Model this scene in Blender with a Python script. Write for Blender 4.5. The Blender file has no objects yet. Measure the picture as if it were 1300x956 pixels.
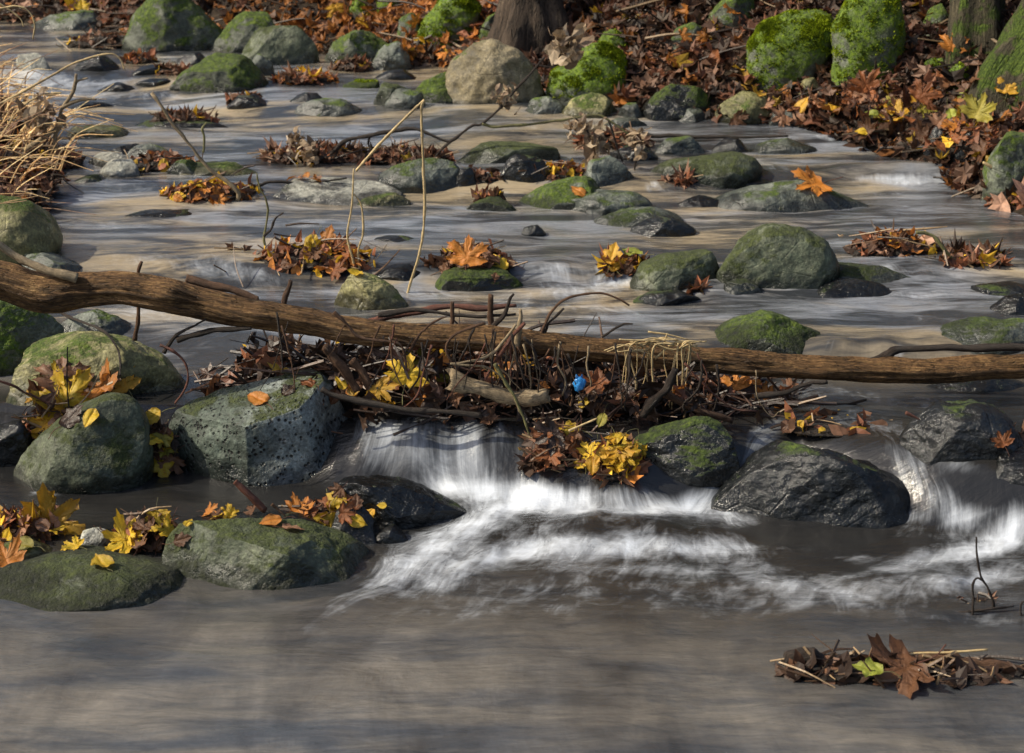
import bpy, bmesh, math, random
import numpy as np
from mathutils import Vector, Matrix, Quaternion

random.seed(7)
RNG = np.random.default_rng(11)
scene = bpy.context.scene
COL = scene.collection

# ------------------------------------------------------------------ camera
CAMZ = 1.5
PITCH = math.radians(17.65)
F = 2426.0
cam_d = bpy.data.cameras.new('camera')
cam_d.sensor_fit = 'HORIZONTAL'
cam_d.angle = 2 * math.atan(650 / F)
cam_d.clip_start = 0.05
cam_d.clip_end = 2000
cam_d.dof.use_dof = True
cam_d.dof.focus_distance = 4.25
cam_d.dof.aperture_fstop = 9.0
cam = bpy.data.objects.new('camera', cam_d)
COL.objects.link(cam)
cam.location = (0, 0, CAMZ)
cam.rotation_euler = (math.pi / 2 - PITCH, 0, 0)
scene.camera = cam
FWD = np.array([0, math.cos(PITCH), -math.sin(PITCH)])
UP = np.array([0, math.sin(PITCH), math.cos(PITCH)])
RIGHT = np.array([1.0, 0, 0])
CAM = np.array([0, 0, CAMZ])

def ray(px, py):
    return FWD + RIGHT * (px - 650) / F - UP * (py - 478) / F

def on_z(px, py, z):
    d = ray(px, py)
    return CAM + d * ((z - CAMZ) / d[2])

def on_y(px, py, y):
    d = ray(px, py)
    return CAM + d * (y / d[1])

def project(P):
    v = P - CAM
    dep = v @ FWD
    return 650 + F * (v @ RIGHT) / dep, 478 - F * (v @ UP) / dep, dep

# ------------------------------------------------------------------ noise
def _hash(ix, iy, iz, seed):
    h = (ix.astype(np.int64) * 374761393 + iy.astype(np.int64) * 668265263 + iz.astype(np.int64) * 2147483647 + seed * 974634777) & 0xFFFFFFFF
    h = ((h ^ (h >> 13)) * 1274126177) & 0xFFFFFFFF
    h = h ^ (h >> 16)
    return (h & 0xFFFFFF) / float(0xFFFFFF) * 2 - 1

def vnoise(P, seed=0):
    P = np.asarray(P, float)
    i = np.floor(P).astype(np.int64)
    f = P - i
    u = f * f * f * (f * (f * 6 - 15) + 10)
    r = 0
    for dx in (0, 1):
        wx = u[:, 0] if dx else 1 - u[:, 0]
        for dy in (0, 1):
            wy = u[:, 1] if dy else 1 - u[:, 1]
            for dz in (0, 1):
                wz = u[:, 2] if dz else 1 - u[:, 2]
                r = r + wx * wy * wz * _hash(i[:, 0] + dx, i[:, 1] + dy, i[:, 2] + dz, seed)
    return r

def fbm(P, oct=4, seed=0, gain=0.5):
    a, r, s = 1.0, 0, 1.0
    for o in range(oct):
        r = r + a * vnoise(P * s + 17.3 * o, seed + o)
        a *= gain
        s *= 2.03
    return r

def sstep(a, b, x):
    t = np.clip((x - a) / (b - a), 0, 1)
    return t * t * (3 - 2 * t)

# ------------------------------------------------------------------ water level and terrain
# each step in the stream: (crest line through the picture, drop, run of the fall in metres)
L = [0.0, 0.11, 0.165, 0.205, 0.24, 0.29]
STEPS = [
    ([(-300, 500, .12), (200, 512, .12), (370, 522, .14), (430, 528, .20), (560, 528, .22), (660, 536, .20), (780, 554, .16), (900, 545, .2), (1000, 530, .2), (1080, 552, .2), (1180, 570, .2), (1300, 590, .16), (1700, 600, .2)], 0, 1),
    ([(-300, 400, .3), (200, 402, .3), (400, 430, .2), (700, 440, .2), (900, 434, .14), (1060, 432, .10), (1160, 432, .12), (1300, 430, .2), (1700, 425, .2)], 1, 2),
    ([(-300, 300, .4), (150, 312, .4), (350, 328, .2), (500, 330, .1), (670, 332, .07), (790, 334, .08), (900, 345, .2), (1100, 324, .3), (1230, 320, .3), (1700, 330, .3)], 2, 3),
    ([(-300, 235, .4), (300, 232, .4), (500, 215, .3), (800, 226, .14), (1000, 219, .1), (1070, 214, .08), (1240, 214, .08), (1700, 220, .1)], 3, 4),
    ([(-300, 90, .3), (20, 90, .15), (80, 95, .3), (200, 98, .4), (400, 120, .6), (600, 130, .6), (1700, 150, .6)], 4, 5),
]
_steps = []
for pts, a, b in STEPS:
    W = [on_z(px, py, L[b]) for px, py, w in pts]
    xs = np.array([p[0] for p in W]); ys = np.array([p[1] for p in W]); ws = np.array([p[2] for p in pts])
    _steps.append((xs, ys, ws, L[b] - L[a]))

def level(x, y):
    z = np.zeros_like(np.asarray(x, float))
    for xs, ys, ws, dz in _steps:
        yl = np.interp(x, xs, ys); w = np.interp(x, xs, ws)
        u = np.clip((y - yl) / w + 1, 0, 1)
        z = z + dz * (.45 * u * u * (3 - 2 * u) + .55 * np.sin(u * math.pi / 2) ** 1.3)
    return z

FAR = [(-260, 22), (-60, 30), (60, 36), (160, 46), (300, 66), (420, 78), (560, 92), (690, 124), (800, 146), (900, 156), (1000, 160), (1060, 172), (1130, 188), (1190, 204), (1250, 232), (1320, 262)]
poly = [on_z(px, py, 0.27)[:2] for px, py in FAR]
poly += [np.array([1.85, 4.4]), np.array([1.75, 3.2]), np.array([1.9, 1.5]), np.array([2.2, -4]), np.array([2.6, -30])]
poly += [np.array([-2.8, -30]), np.array([-2.4, -4])]
LEFT = [(-260, 900), (-200, 700), (-130, 560), (-75, 430), (-20, 352), (38, 300), (70, 248), (78, 215), (55, 172), (0, 135), (-100, 105), (-260, 85)]
poly += [on_z(px, py, lv)[:2] for (px, py), lv in zip(LEFT, [0, 0, .05, .12, .17, .2, .23, .24, .24, .24, .25, .29])]
POLY = np.array(poly)

def chan(x, y):
    """signed distance to the channel, positive outside"""
    P = np.stack([np.ravel(x), np.ravel(y)], 1)
    best = np.full(len(P), 1e9); inside = np.zeros(len(P), bool)
    n = len(POLY)
    for i in range(n):
        a = POLY[i]; b = POLY[(i + 1) % n]
        ab = b - a
        t = np.clip(((P - a) @ ab) / max(ab @ ab, 1e-9), 0, 1)
        d = np.hypot(*(P - a - t[:, None] * ab).T)
        best = np.minimum(best, d)
        c = ((a[1] > P[:, 1]) != (b[1] > P[:, 1]))
        with np.errstate(divide='ignore', invalid='ignore'):
            xi = (b[0] - a[0]) * (P[:, 1] - a[1]) / (b[1] - a[1]) + a[0]
        inside ^= c & (P[:, 0] < xi)
    return np.where(inside, -best, best).reshape(np.shape(x))

def terrain(x, y):
    x = np.asarray(x, float); y = np.asarray(y, float)
    d = chan(x, y)
    lv = level(x, y)
    P = np.stack([np.ravel(x), np.ravel(y), np.zeros(x.size)], 1)
    n1 = fbm(P * 1.7, 3, 5).reshape(x.shape); n2 = fbm(P * 7, 3, 9).reshape(x.shape)
    out = 0.52 * np.minimum(d, 1.6) + 0.10 * np.clip(d - 1.6, 0, 6) + 0.012 * np.clip(d - 8, 0, 400)
    zo = lv + out - 0.015 + np.clip(d, 0, 1) * (0.10 * n1 + 0.03 * n2) + np.clip(d - 3, 0, 6) * 0.12 * n1
    zi = lv - 0.16 * sstep(0, 0.25, -d) - 0.015 + 0.012 * n2 * sstep(0, .2, -d)
    return np.where(d > 0, zo, zi)

def ground(x, y):
    return np.maximum(level(x, y), terrain(x, y))

_T = np.concatenate([np.arange(2.2, 13, 0.012), np.arange(13, 40, 0.1)])
def hit(px, py, water_only=False):
    d = ray(px, py)
    P = CAM[None] + d[None] * _T[:, None]
    g = level(P[:, 0], P[:, 1]) if water_only else ground(P[:, 0], P[:, 1])
    k = np.nonzero(P[:, 2] <= g)[0]
    k = k[0] if len(k) else len(_T) - 1
    if k == 0: return P[0]
    e0 = P[k - 1, 2] - g[k - 1]; e1 = P[k, 2] - g[k]
    t = e0 / (e0 - e1 + 1e-12)
    return P[k - 1] * (1 - t) + P[k] * t

# ------------------------------------------------------------------ object helpers
def mesh_np(name, V, Fc, smooth=True):
    me = bpy.data.meshes.new(name)
    V = np.asarray(V, np.float32); Fc = np.asarray(Fc, np.int32)
    k = Fc.shape[1]
    me.vertices.add(len(V)); me.vertices.foreach_set('co', V.ravel())
    me.loops.add(Fc.size); me.loops.foreach_set('vertex_index', Fc.ravel())
    me.polygons.add(len(Fc))
    me.polygons.foreach_set('loop_start', np.arange(0, Fc.size, k, dtype=np.int32))
    me.polygons.foreach_set('loop_total', np.full(len(Fc), k, np.int32))
    me.update(calc_edges=True)
    me.polygons.foreach_set('use_smooth', np.full(len(Fc), smooth, bool))
    me.validate()
    return me

def fattr(me, name, vals):
    a = me.attributes.new(name, 'FLOAT', 'POINT')
    a.data.foreach_set('value', np.asarray(vals, np.float32))

def cattr(me, vals, name='tint'):
    a = me.attributes.new(name, 'FLOAT_COLOR', 'POINT')
    v = np.ones((len(vals), 4), np.float32); v[:, :3] = vals
    a.data.foreach_set('color', v.ravel())

def link(name, me, mat=None, parent=None, loc=None, label=None, cat=None, group=None, kind=None):
    o = bpy.data.objects.new(name, me)
    COL.objects.link(o)
    if mat is not None and me is not None and len(me.materials) == 0: me.materials.append(mat)
    if parent is not None: o.parent = parent
    if loc is not None: o.location = loc
    if label: o['label'] = label
    if cat: o['category'] = cat
    if group: o['group'] = group
    if kind: o['kind'] = kind
    return o

# ------------------------------------------------------------------ materials
class NT:
    def __init__(s, name):
        s.m = bpy.data.materials.new(name); s.m.use_nodes = True
        s.t = s.m.node_tree; s.t.nodes.clear()
        s.out = s.n('ShaderNodeOutputMaterial')
    def n(s, typ, **kw):
        nd = s.t.nodes.new(typ)
        for k, v in kw.items(): setattr(nd, k, v)
        return nd
    def l(s, a, b): s.t.links.new(a, b)
    def put(s, sock, v):
        if hasattr(v, 'is_output') or isinstance(v, bpy.types.NodeSocket): s.l(v, sock)
        elif isinstance(v, (tuple, list)): sock.default_value = (*v, 1) if len(v) == 3 and sock.type == 'RGBA' else v
        else: sock.default_value = v
    def math(s, op, a, b=0.5, clamp=False):
        nd = s.n('ShaderNodeMath', operation=op); nd.use_clamp = clamp
        s.put(nd.inputs[0], a); s.put(nd.inputs[1], b)
        return nd.outputs[0]
    def mix(s, f, a, b, blend='MIX'):
        nd = s.n('ShaderNodeMix', data_type='RGBA', blend_type=blend)
        s.put(nd.inputs[0], f); s.put(nd.inputs[6], a); s.put(nd.inputs[7], b)
        return nd.outputs[2]
    def noise(s, vec, scale, detail=6, rough=0.55, dist=0.0, out=0):
        nd = s.n('ShaderNodeTexNoise'); s.put(nd.inputs['Vector'], vec)
        nd.inputs['Scale'].default_value = scale; nd.inputs['Detail'].default_value = detail
        nd.inputs['Roughness'].default_value = rough; nd.inputs['Distortion'].default_value = dist
        return nd.outputs[out]
    def voro(s, vec, scale, feature='F1', rnd=1.0):
        nd = s.n('ShaderNodeTexVoronoi', feature=feature); s.put(nd.inputs['Vector'], vec)
        nd.inputs['Scale'].default_value = scale; nd.inputs['Randomness'].default_value = rnd
        return nd.outputs['Distance']
    def ramp(s, f, stops):
        nd = s.n('ShaderNodeValToRGB'); s.put(nd.inputs[0], f)
        e = nd.color_ramp.elements
        while len(e) < len(stops): e.new(0.5)
        for i, (p, c) in enumerate(stops):
            e[i].position = p
            e[i].color = (*c, 1) if not isinstance(c, (int, float)) else (c, c, c, 1)
        return nd.outputs[0]
    def maprange(s, v, a, b, c=0.0, d=1.0):
        nd = s.n('ShaderNodeMapRange', interpolation_type='SMOOTHSTEP'); s.put(nd.inputs[0], v)
        for i, q in enumerate((a, b, c, d)): s.put(nd.inputs[i + 1], q)
        return nd.outputs[0]
    def attr(s, name, typ='GEOMETRY', out='Fac'):
        nd = s.n('ShaderNodeAttribute', attribute_name=name, attribute_type=typ)
        return nd.outputs[out]
    def bump(s, h, strength=0.5, dist=0.01, prev=None):
        nd = s.n('ShaderNodeBump'); nd.inputs['Strength'].default_value = strength
        nd.inputs['Distance'].default_value = dist; s.l(h, nd.inputs['Height'])
        if prev is not None: s.l(prev, nd.inputs['Normal'])
        return nd.outputs[0]
    def bsdf(s, color, rough=0.7, normal=None, spec=0.5, **kw):
        b = s.n('ShaderNodeBsdfPrincipled')
        s.put(b.inputs['Base Color'], color); s.put(b.inputs['Roughness'], rough)
        s.put(b.inputs['Specular IOR Level'], spec)
        if normal is not None: s.l(normal, b.inputs['Normal'])
        for k, v in kw.items(): s.put(b.inputs[k], v)
        return b.outputs[0]
    def done(s, sh):
        s.l(sh, s.out.inputs[0]); return s.m
    def objvec(s):
        """object coordinates shifted by a random offset for each object"""
        tc = s.n('ShaderNodeTexCoord'); oi = s.n('ShaderNodeObjectInfo')
        mu = s.math('MULTIPLY', oi.outputs['Random'], 57.0)
        va = s.n('ShaderNodeVectorMath', operation='ADD')
        s.l(tc.outputs['Object'], va.inputs[0]); s.l(mu, va.inputs[1])
        return va.outputs[0], oi.outputs['Random']

def rock_mat(name, dark, mid, light, moss=0.3, mosscol=((.018, .03, .005), (.06, .10, .010), (.13, .17, .02)), wet=0.04, wetness=0.9,
             lichen=0.3, lichcol=(.26, .28, .21), pits=0.0, rough=0.62, gloss=0.22, scale=1.0, crack=0.5):
    t = NT(name)
    v, rnd = t.objvec()
    g = t.n('ShaderNodeNewGeometry')
    sx = t.n('ShaderNodeSeparateXYZ'); t.l(g.outputs['Normal'], sx.inputs[0])
    nz = sx.outputs[2]
    n1 = t.noise(v, 7 * scale, 9, 0.62, 0.6)
    n2 = t.noise(v, 38 * scale, 8, 0.68)
    n3 = t.noise(v, 150 * scale, 4, 0.65)
    col = t.ramp(n1, [(0.30, dark), (0.50, mid), (0.72, light)])
    col = t.mix(0.8, col, t.ramp(n2, [(0.30, .34), (.5, .95), (0.72, 1.6)]), 'MULTIPLY')
    col = t.mix(0.85, col, t.ramp(n3, [(0.28, .35), (0.5, 1.0), (0.72, 1.7)]), 'MULTIPLY')
    sp = t.maprange(t.noise(v, 260, 3, .7), .60, .70)
    sp = t.math('MULTIPLY', sp, t.maprange(t.noise(v, 16, 5, .6), .40, .62))
    col = t.mix(t.math('MULTIPLY', sp, .55), col, lichcol)
    # pale crusts of lichen
    lm = t.maprange(t.noise(v, 13 * scale, 10, 0.72, 0.8), 0.67 - 0.13 * lichen, 0.73 - 0.10 * lichen)
    lm2 = t.maprange(t.noise(v, 75, 5, 0.7), 0.40, 0.62)
    col = t.mix(t.math('MULTIPLY', t.math('MULTIPLY', lm, lm2), min(1, .25 + lichen)), col, lichcol)
    if pits > 0:
        vp = t.voro(v, 85)
        pm = t.maprange(vp, 0.20, 0.38)
        pn = t.maprange(t.noise(v, 30, 4), 0.42, 0.55)
        pitmask = t.math('SUBTRACT', 1.0, t.math('MULTIPLY', t.math('SUBTRACT', 1.0, pm), pn))
        col = t.mix(pits, col, t.mix(1.0, col, t.ramp(pitmask, [(0, .08), (1, 1.0)]), 'MULTIPLY'))
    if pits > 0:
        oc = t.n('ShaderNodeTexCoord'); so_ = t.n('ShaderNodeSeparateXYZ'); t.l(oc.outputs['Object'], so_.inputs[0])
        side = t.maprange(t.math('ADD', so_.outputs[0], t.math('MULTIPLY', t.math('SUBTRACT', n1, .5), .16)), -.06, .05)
        col = t.mix(side, t.mix(1, col, (.28, .32, .26), 'MULTIPLY'), col)  # light painted in: left side darkened as shade, right face left sky-bright
    # moss where the surface faces up
    mn = t.noise(v, 9, 8, 0.65, 0.5)
    ma = t.math('ADD', t.math('MULTIPLY', nz, 0.45), t.math('MULTIPLY', mn, 1.5))
    mm = t.maprange(ma, 1.42 - moss, 1.62 - moss)
    mm = t.math('MULTIPLY', mm, t.maprange(t.noise(v, 90, 5, 0.7), 0.30, 0.52, 0.35, 1.0))
    mcol = t.ramp(t.noise(v, 60, 6, 0.7), [(0.3, mosscol[0]), (0.5, mosscol[1]), (0.72, mosscol[2])])
    col = t.mix(mm, col, mcol)
    # darker, shinier where the stream wets it
    hw = t.attr('above_water')
    wn = t.math('MULTIPLY', t.math('SUBTRACT', t.noise(v, 11, 5), 0.5), 0.10)
    wm = t.maprange(t.math('ADD', hw, wn), wet * .35, wet * 1.25, 1.0, 0.0)
    col = t.mix(t.math('MULTIPLY', wm, wetness), col, t.mix(1.0, col, (.22, .22, .24), 'MULTIPLY'))
    col = t.mix(1.0, col, t.ramp(rnd, [(0, .78), (1, 1.12)]), 'MULTIPLY')
    ro = t.mix(t.math('MULTIPLY', wm, 1.0), (rough, rough, rough), (gloss, gloss, gloss))
    ro = t.mix(mm, ro, (.9, .9, .9))
    ro2 = t.math('ADD', ro, t.math('MULTIPLY', t.math('SUBTRACT', n2, .5), .5))
    h = t.math('ADD', t.math('MULTIPLY', n2, 0.55), t.math('MULTIPLY', n3, 0.40))
    h = t.math('ADD', h, t.math('MULTIPLY', mm, t.noise(v, 160, 3), ))
    cr = t.voro(v, 9 * scale, 'DISTANCE_TO_EDGE')
    crn = t.maprange(cr, 0.0, 0.035, 0.0, 1.0)
    h = t.math('ADD', h, t.math('MULTIPLY', t.math('MULTIPLY', crn, t.maprange(n1, .45, .6)), crack * .5))
    if pits > 0: h = t.math('ADD', h, t.math('MULTIPLY', pitmask, 1.1 * pits))
    nb = t.bump(t.noise(v, 18 * scale, 6, .6), 0.28, 0.02)
    nb = t.bump(h, 0.85, 0.007, nb)
    return t.done(t.bsdf(col, t.math('MAXIMUM', ro2, 0.12), nb, 0.5))

GM = ((.015, .026, .004), (.06, .10, .008), (.17, .23, .018))
RM = {
    'grey': rock_mat('grey_stone', (0.045, 0.053, 0.043), (0.117, 0.134, 0.112), (0.243, 0.263, 0.223), moss=0.34, lichen=.3),
    'green': rock_mat('green_stone', (0.036, 0.046, 0.029), (0.090, 0.107, 0.065), (0.194, 0.210, 0.138), moss=0.52, mosscol=((.015, .022, .006), (.045, .06, .014), (.09, .11, .025)), lichen=.35),
    'moss': rock_mat('mossy_stone', (0.036, 0.045, 0.032), (0.092, 0.105, 0.077), (0.203, 0.223, 0.162), moss=0.66, mosscol=GM, lichen=.25),
    'full': rock_mat('moss_covered_stone', (0.036, 0.045, 0.028), (0.101, 0.112, 0.081), (0.203, 0.223, 0.162), moss=.84, mosscol=((.02, .035, .004), (.09, .15, .008), (.22, .31, .016)), lichen=.1, wet=.05),
    'wet': rock_mat('wet_stone', (0.0042, 0.0049, 0.0056), (0.0105, 0.0126, 0.0133), (0.0273, 0.0294, 0.0294), moss=0.20, lichen=.25, lichcol=(.16, .17, .16), wet=.16, wetness=.45, gloss=.15, rough=.27),
    'wetmoss': rock_mat('wet_mossy_stone', (0.0053, 0.0053, 0.0053), (0.0120, 0.0142, 0.0135), (0.0277, 0.0307, 0.0277), moss=0.50, mosscol=GM, lichen=.2, wet=.12, wetness=.5, gloss=.15, rough=.32),
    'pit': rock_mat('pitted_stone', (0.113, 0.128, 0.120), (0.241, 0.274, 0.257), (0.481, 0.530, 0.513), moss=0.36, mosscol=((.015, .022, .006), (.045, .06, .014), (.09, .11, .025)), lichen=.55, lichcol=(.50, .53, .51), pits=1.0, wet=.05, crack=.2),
    'tan': rock_mat('tan_stone', (0.065, 0.053, 0.028), (0.151, 0.124, 0.067), (0.259, 0.220, 0.140), moss=0.26, lichen=.35, lichcol=(.32, .29, .2), wet=.03),
    'lit': rock_mat('lichen_stone', (0.079, 0.076, 0.032), (0.187, 0.176, 0.072), (0.317, 0.288, 0.144), moss=0.34, lichen=.75, lichcol=(.52, .48, .27), wet=.03),
    'pale': rock_mat('pale_stone', (0.144, 0.144, 0.122), (0.287, 0.287, 0.245), (0.489, 0.489, 0.416), moss=0.12, lichen=.5, lichcol=(.42, .42, .36), wet=.02),
}

def attr_mat(name, rough=0.6, trans=0.25, spec=0.4, noise_scale=60, gain=1.0):
    t = NT(name)
    g = t.n('ShaderNodeNewGeometry')
    c = t.attr('tint', out='Color')
    c = t.mix(1, c, (gain, gain, gain), 'MULTIPLY')
    nn = t.noise(g.outputs['Position'], noise_scale, 4, .6)
    c = t.mix(.6, c, t.ramp(nn, [(.3, .45), (.5, 1.0), (.7, 1.4)]), 'MULTIPLY')
    nb = t.bump(nn, .4, .004)
    b = t.bsdf(c, rough, nb, spec)
    tr = t.n('ShaderNodeBsdfTranslucent'); t.l(c, tr.inputs[0])
    ms = t.n('ShaderNodeMixShader'); ms.inputs[0].default_value = trans
    t.l(b, ms.inputs[1]); t.l(tr.outputs[0], ms.inputs[2])
    return t.done(ms.outputs[0])

M_LITTER = attr_mat('fallen_leaf_litter', gain=1.4)
M_MOSSB = attr_mat('moss_fronds', .85, .3, .15, 90)
M_CROWN = attr_mat('autumn_crown_leaves', .6, .5, .3, 20, gain=1.2)
M_DRY = attr_mat('dry_grass_stems', .6, .3, .3, 60, gain=2.1)
M_DEBRIS = attr_mat('sodden_twigs', .45, 0.0, .5, 120)

def leaf_mat(name, a, b, edge, rough=.5, spots=.4, trans=.3):
    t = NT(name)
    v, rnd = t.objvec()
    tc = t.n('ShaderNodeTexCoord')
    n1 = t.noise(v, 26, 5, .6)
    col = t.mix(t.maprange(n1, .38, .62), a, b)
    sp = t.maprange(t.noise(v, 110, 4, .6), .60, .72)
    col = t.mix(t.math('MULTIPLY', sp, spots), col, edge)
    # veins fan out from the stalk
    ang = t.attr('vein'); rim = t.attr('rim')
    col = t.mix(t.math('MULTIPLY', t.maprange(rim, .72, 1.0), t.maprange(n1, .45, .6)), col, edge)
    vm = t.maprange(ang, .0, .10, 1.0, 0.0)
    col = t.mix(t.math('MULTIPLY', vm, .45), col, t.mix(1, a, (1.35, 1.2, .9), 'MULTIPLY'))
    col = t.mix(1, col, t.ramp(rnd, [(0, .65), (1, 1.2)]), 'MULTIPLY')
    nb = t.bump(t.math('ADD', vm, n1), .5, .003)
    bs = t.bsdf(col, rough, nb, .45)
    tr = t.n('ShaderNodeBsdfTranslucent'); t.l(col, tr.inputs[0])
    ms = t.n('ShaderNodeMixShader'); ms.inputs[0].default_value = trans
    t.l(bs, ms.inputs[1]); t.l(tr.outputs[0], ms.inputs[2])
    return t.done(ms.outputs[0])

LM = {
    'yellow': leaf_mat('yellow_leaf', (.62, .40, .02), (.70, .50, .05), (.30, .14, .02)),
    'gold': leaf_mat('golden_leaf', (.55, .30, .02), (.62, .38, .05), (.22, .09, .02)),
    'orange': leaf_mat('orange_leaf', (.45, .16, .02), (.50, .22, .05), (.16, .06, .02)),
    'rust': leaf_mat('rust_leaf', (.26, .085, .025), (.32, .13, .05), (.08, .03, .015)),
    'brown': leaf_mat('brown_leaf', (.12, .055, .025), (.19, .09, .045), (.05, .025, .015)),
    'dark': leaf_mat('sodden_dark_leaf', (.035, .02, .012), (.07, .035, .02), (.02, .012, .01), .3, .3, .1),
    'olive': leaf_mat('olive_leaf', (.30, .26, .04), (.40, .36, .06), (.14, .09, .02)),
    'pink': leaf_mat('tan_leaf', (.34, .17, .10), (.40, .24, .15), (.14, .06, .03)),
    'green': leaf_mat('yellow_green_leaf', (.30, .36, .05), (.45, .46, .08), (.14, .12, .02)),
}

def bark_mat(name, a, b, c, scale=1.0, moss=0.0, rough=.75, bstr=1.0):
    t = NT(name)
    al = t.attr('along'); ar = t.attr('around')
    g = t.n('ShaderNodeNewGeometry')
    sx = t.n('ShaderNodeSeparateXYZ'); t.l(g.outputs['Normal'], sx.inputs[0])
    an = t.math('MULTIPLY', ar, 2 * math.pi)
    cx = t.n('ShaderNodeCombineXYZ')
    t.l(t.math('MULTIPLY', al, 3.0 * scale), cx.inputs[0])
    t.l(t.math('MULTIPLY', t.math('COSINE', an), 1.8), cx.inputs[1]); t.l(t.math('MULTIPLY', t.math('SINE', an), 1.8), cx.inputs[2])
    v = cx.outputs[0]
    n1 = t.noise(v, 4.5, 8, .65, .8)
    n2 = t.noise(g.outputs['Position'], 120, 5, .65)
    n3 = t.noise(g.outputs['Position'], 14, 5, .6)
    vo = t.voro(v, 5.5, 'DISTANCE_TO_EDGE')
    cr = t.maprange(vo, 0.0, .11)
    col = t.ramp(n1, [(.32, a), (.5, b), (.70, c)])
    col = t.mix(.75, col, t.ramp(n2, [(.3, .45), (.5, 1), (.72, 1.5)]), 'MULTIPLY')
    crm = t.math('MULTIPLY', t.math('SUBTRACT', 1.0, cr), t.maprange(n3, .42, .6))
    col = t.mix(t.math('MULTIPLY', crm, .8), col, t.mix(1, col, (.2, .2, .2), 'MULTIPLY'))
    col = t.mix(t.maprange(n3, .55, .68, 0, .5), col, t.mix(1, col, (.45, .42, .42), 'MULTIPLY'))
    if moss > 0:
        ma = t.math('ADD', t.math('MULTIPLY', sx.outputs[2], .35), t.math('MULTIPLY', n3, 1.6))
        mm = t.maprange(ma, 1.45 - moss, 1.65 - moss)
        col = t.mix(mm, col, t.ramp(n2, [(.3, (.012, .022, .003)), (.5, (.045, .075, .007)), (.72, (.11, .15, .015))]))
    h = t.math('SUBTRACT', t.math('ADD', t.math('MULTIPLY', n1, 1.2), t.math('MULTIPLY', n2, .45)), t.math('MULTIPLY', crm, .5))
    nb = t.bump(h, bstr, .012)
    return t.done(t.bsdf(col, rough, nb, .35))

BM = {
    'log': bark_mat('log_bark', (.06, .030, .012), (.22, .115, .042), (.46, .28, .11), 1.6, 0.08, .6),
    'dark': bark_mat('dark_twig_bark', (.012, .008, .006), (.03, .02, .014), (.07, .05, .035), 4, 0, .5, .5),
    'brown': bark_mat('brown_twig_bark', (.05, .022, .011), (.12, .06, .03), (.22, .12, .065), 3, 0, .6, .6),
    'red': bark_mat('reddish_twig_bark', (.07, .022, .014), (.15, .055, .034), (.24, .11, .07), 3, 0, .5, .5),
    'pale': bark_mat('pale_twig_bark', (.16, .11, .06), (.32, .24, .14), (.50, .40, .25), 3, 0, .6, .5),
    'straw': bark_mat('straw_stem', (.35, .24, .10), (.50, .37, .18), (.65, .52, .30), 3, 0, .6, .2),
    'olive': bark_mat('olive_twig_bark', (.08, .075, .025), (.17, .16, .06), (.30, .27, .12), 3, .1, .6, .4),
    'trunk': bark_mat('tree_bark', (.02, .014, .009), (.055, .038, .026), (.11, .08, .055), .6, .12, .85),
    'mosstrunk': bark_mat('mossy_tree_bark', (.02, .017, .010), (.05, .042, .025), (.10, .085, .05), .7, .62, .85),
}

# ------------------------------------------------------------------ tubes
def catmull(P, per):
    P = np.asarray(P, float)
    if len(P) == 2: return np.array([P[0] * (1 - t) + P[1] * t for t in np.linspace(0, 1, per + 1)])
    Q = np.vstack([2 * P[0] - P[1], P, 2 * P[-1] - P[-2]])
    out = []
    for i in range(1, len(Q) - 2):
        for k in range(per):
            t = k / per
            a, b, c, d = Q[i - 1], Q[i], Q[i + 1], Q[i + 2]
            out.append(.5 * (2 * b + (c - a) * t + (2 * a - 5 * b + 4 * c - d) * t * t + (3 * b - a - 3 * c + d) * t ** 3))
    out.append(Q[-2])
    return np.array(out)

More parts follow.
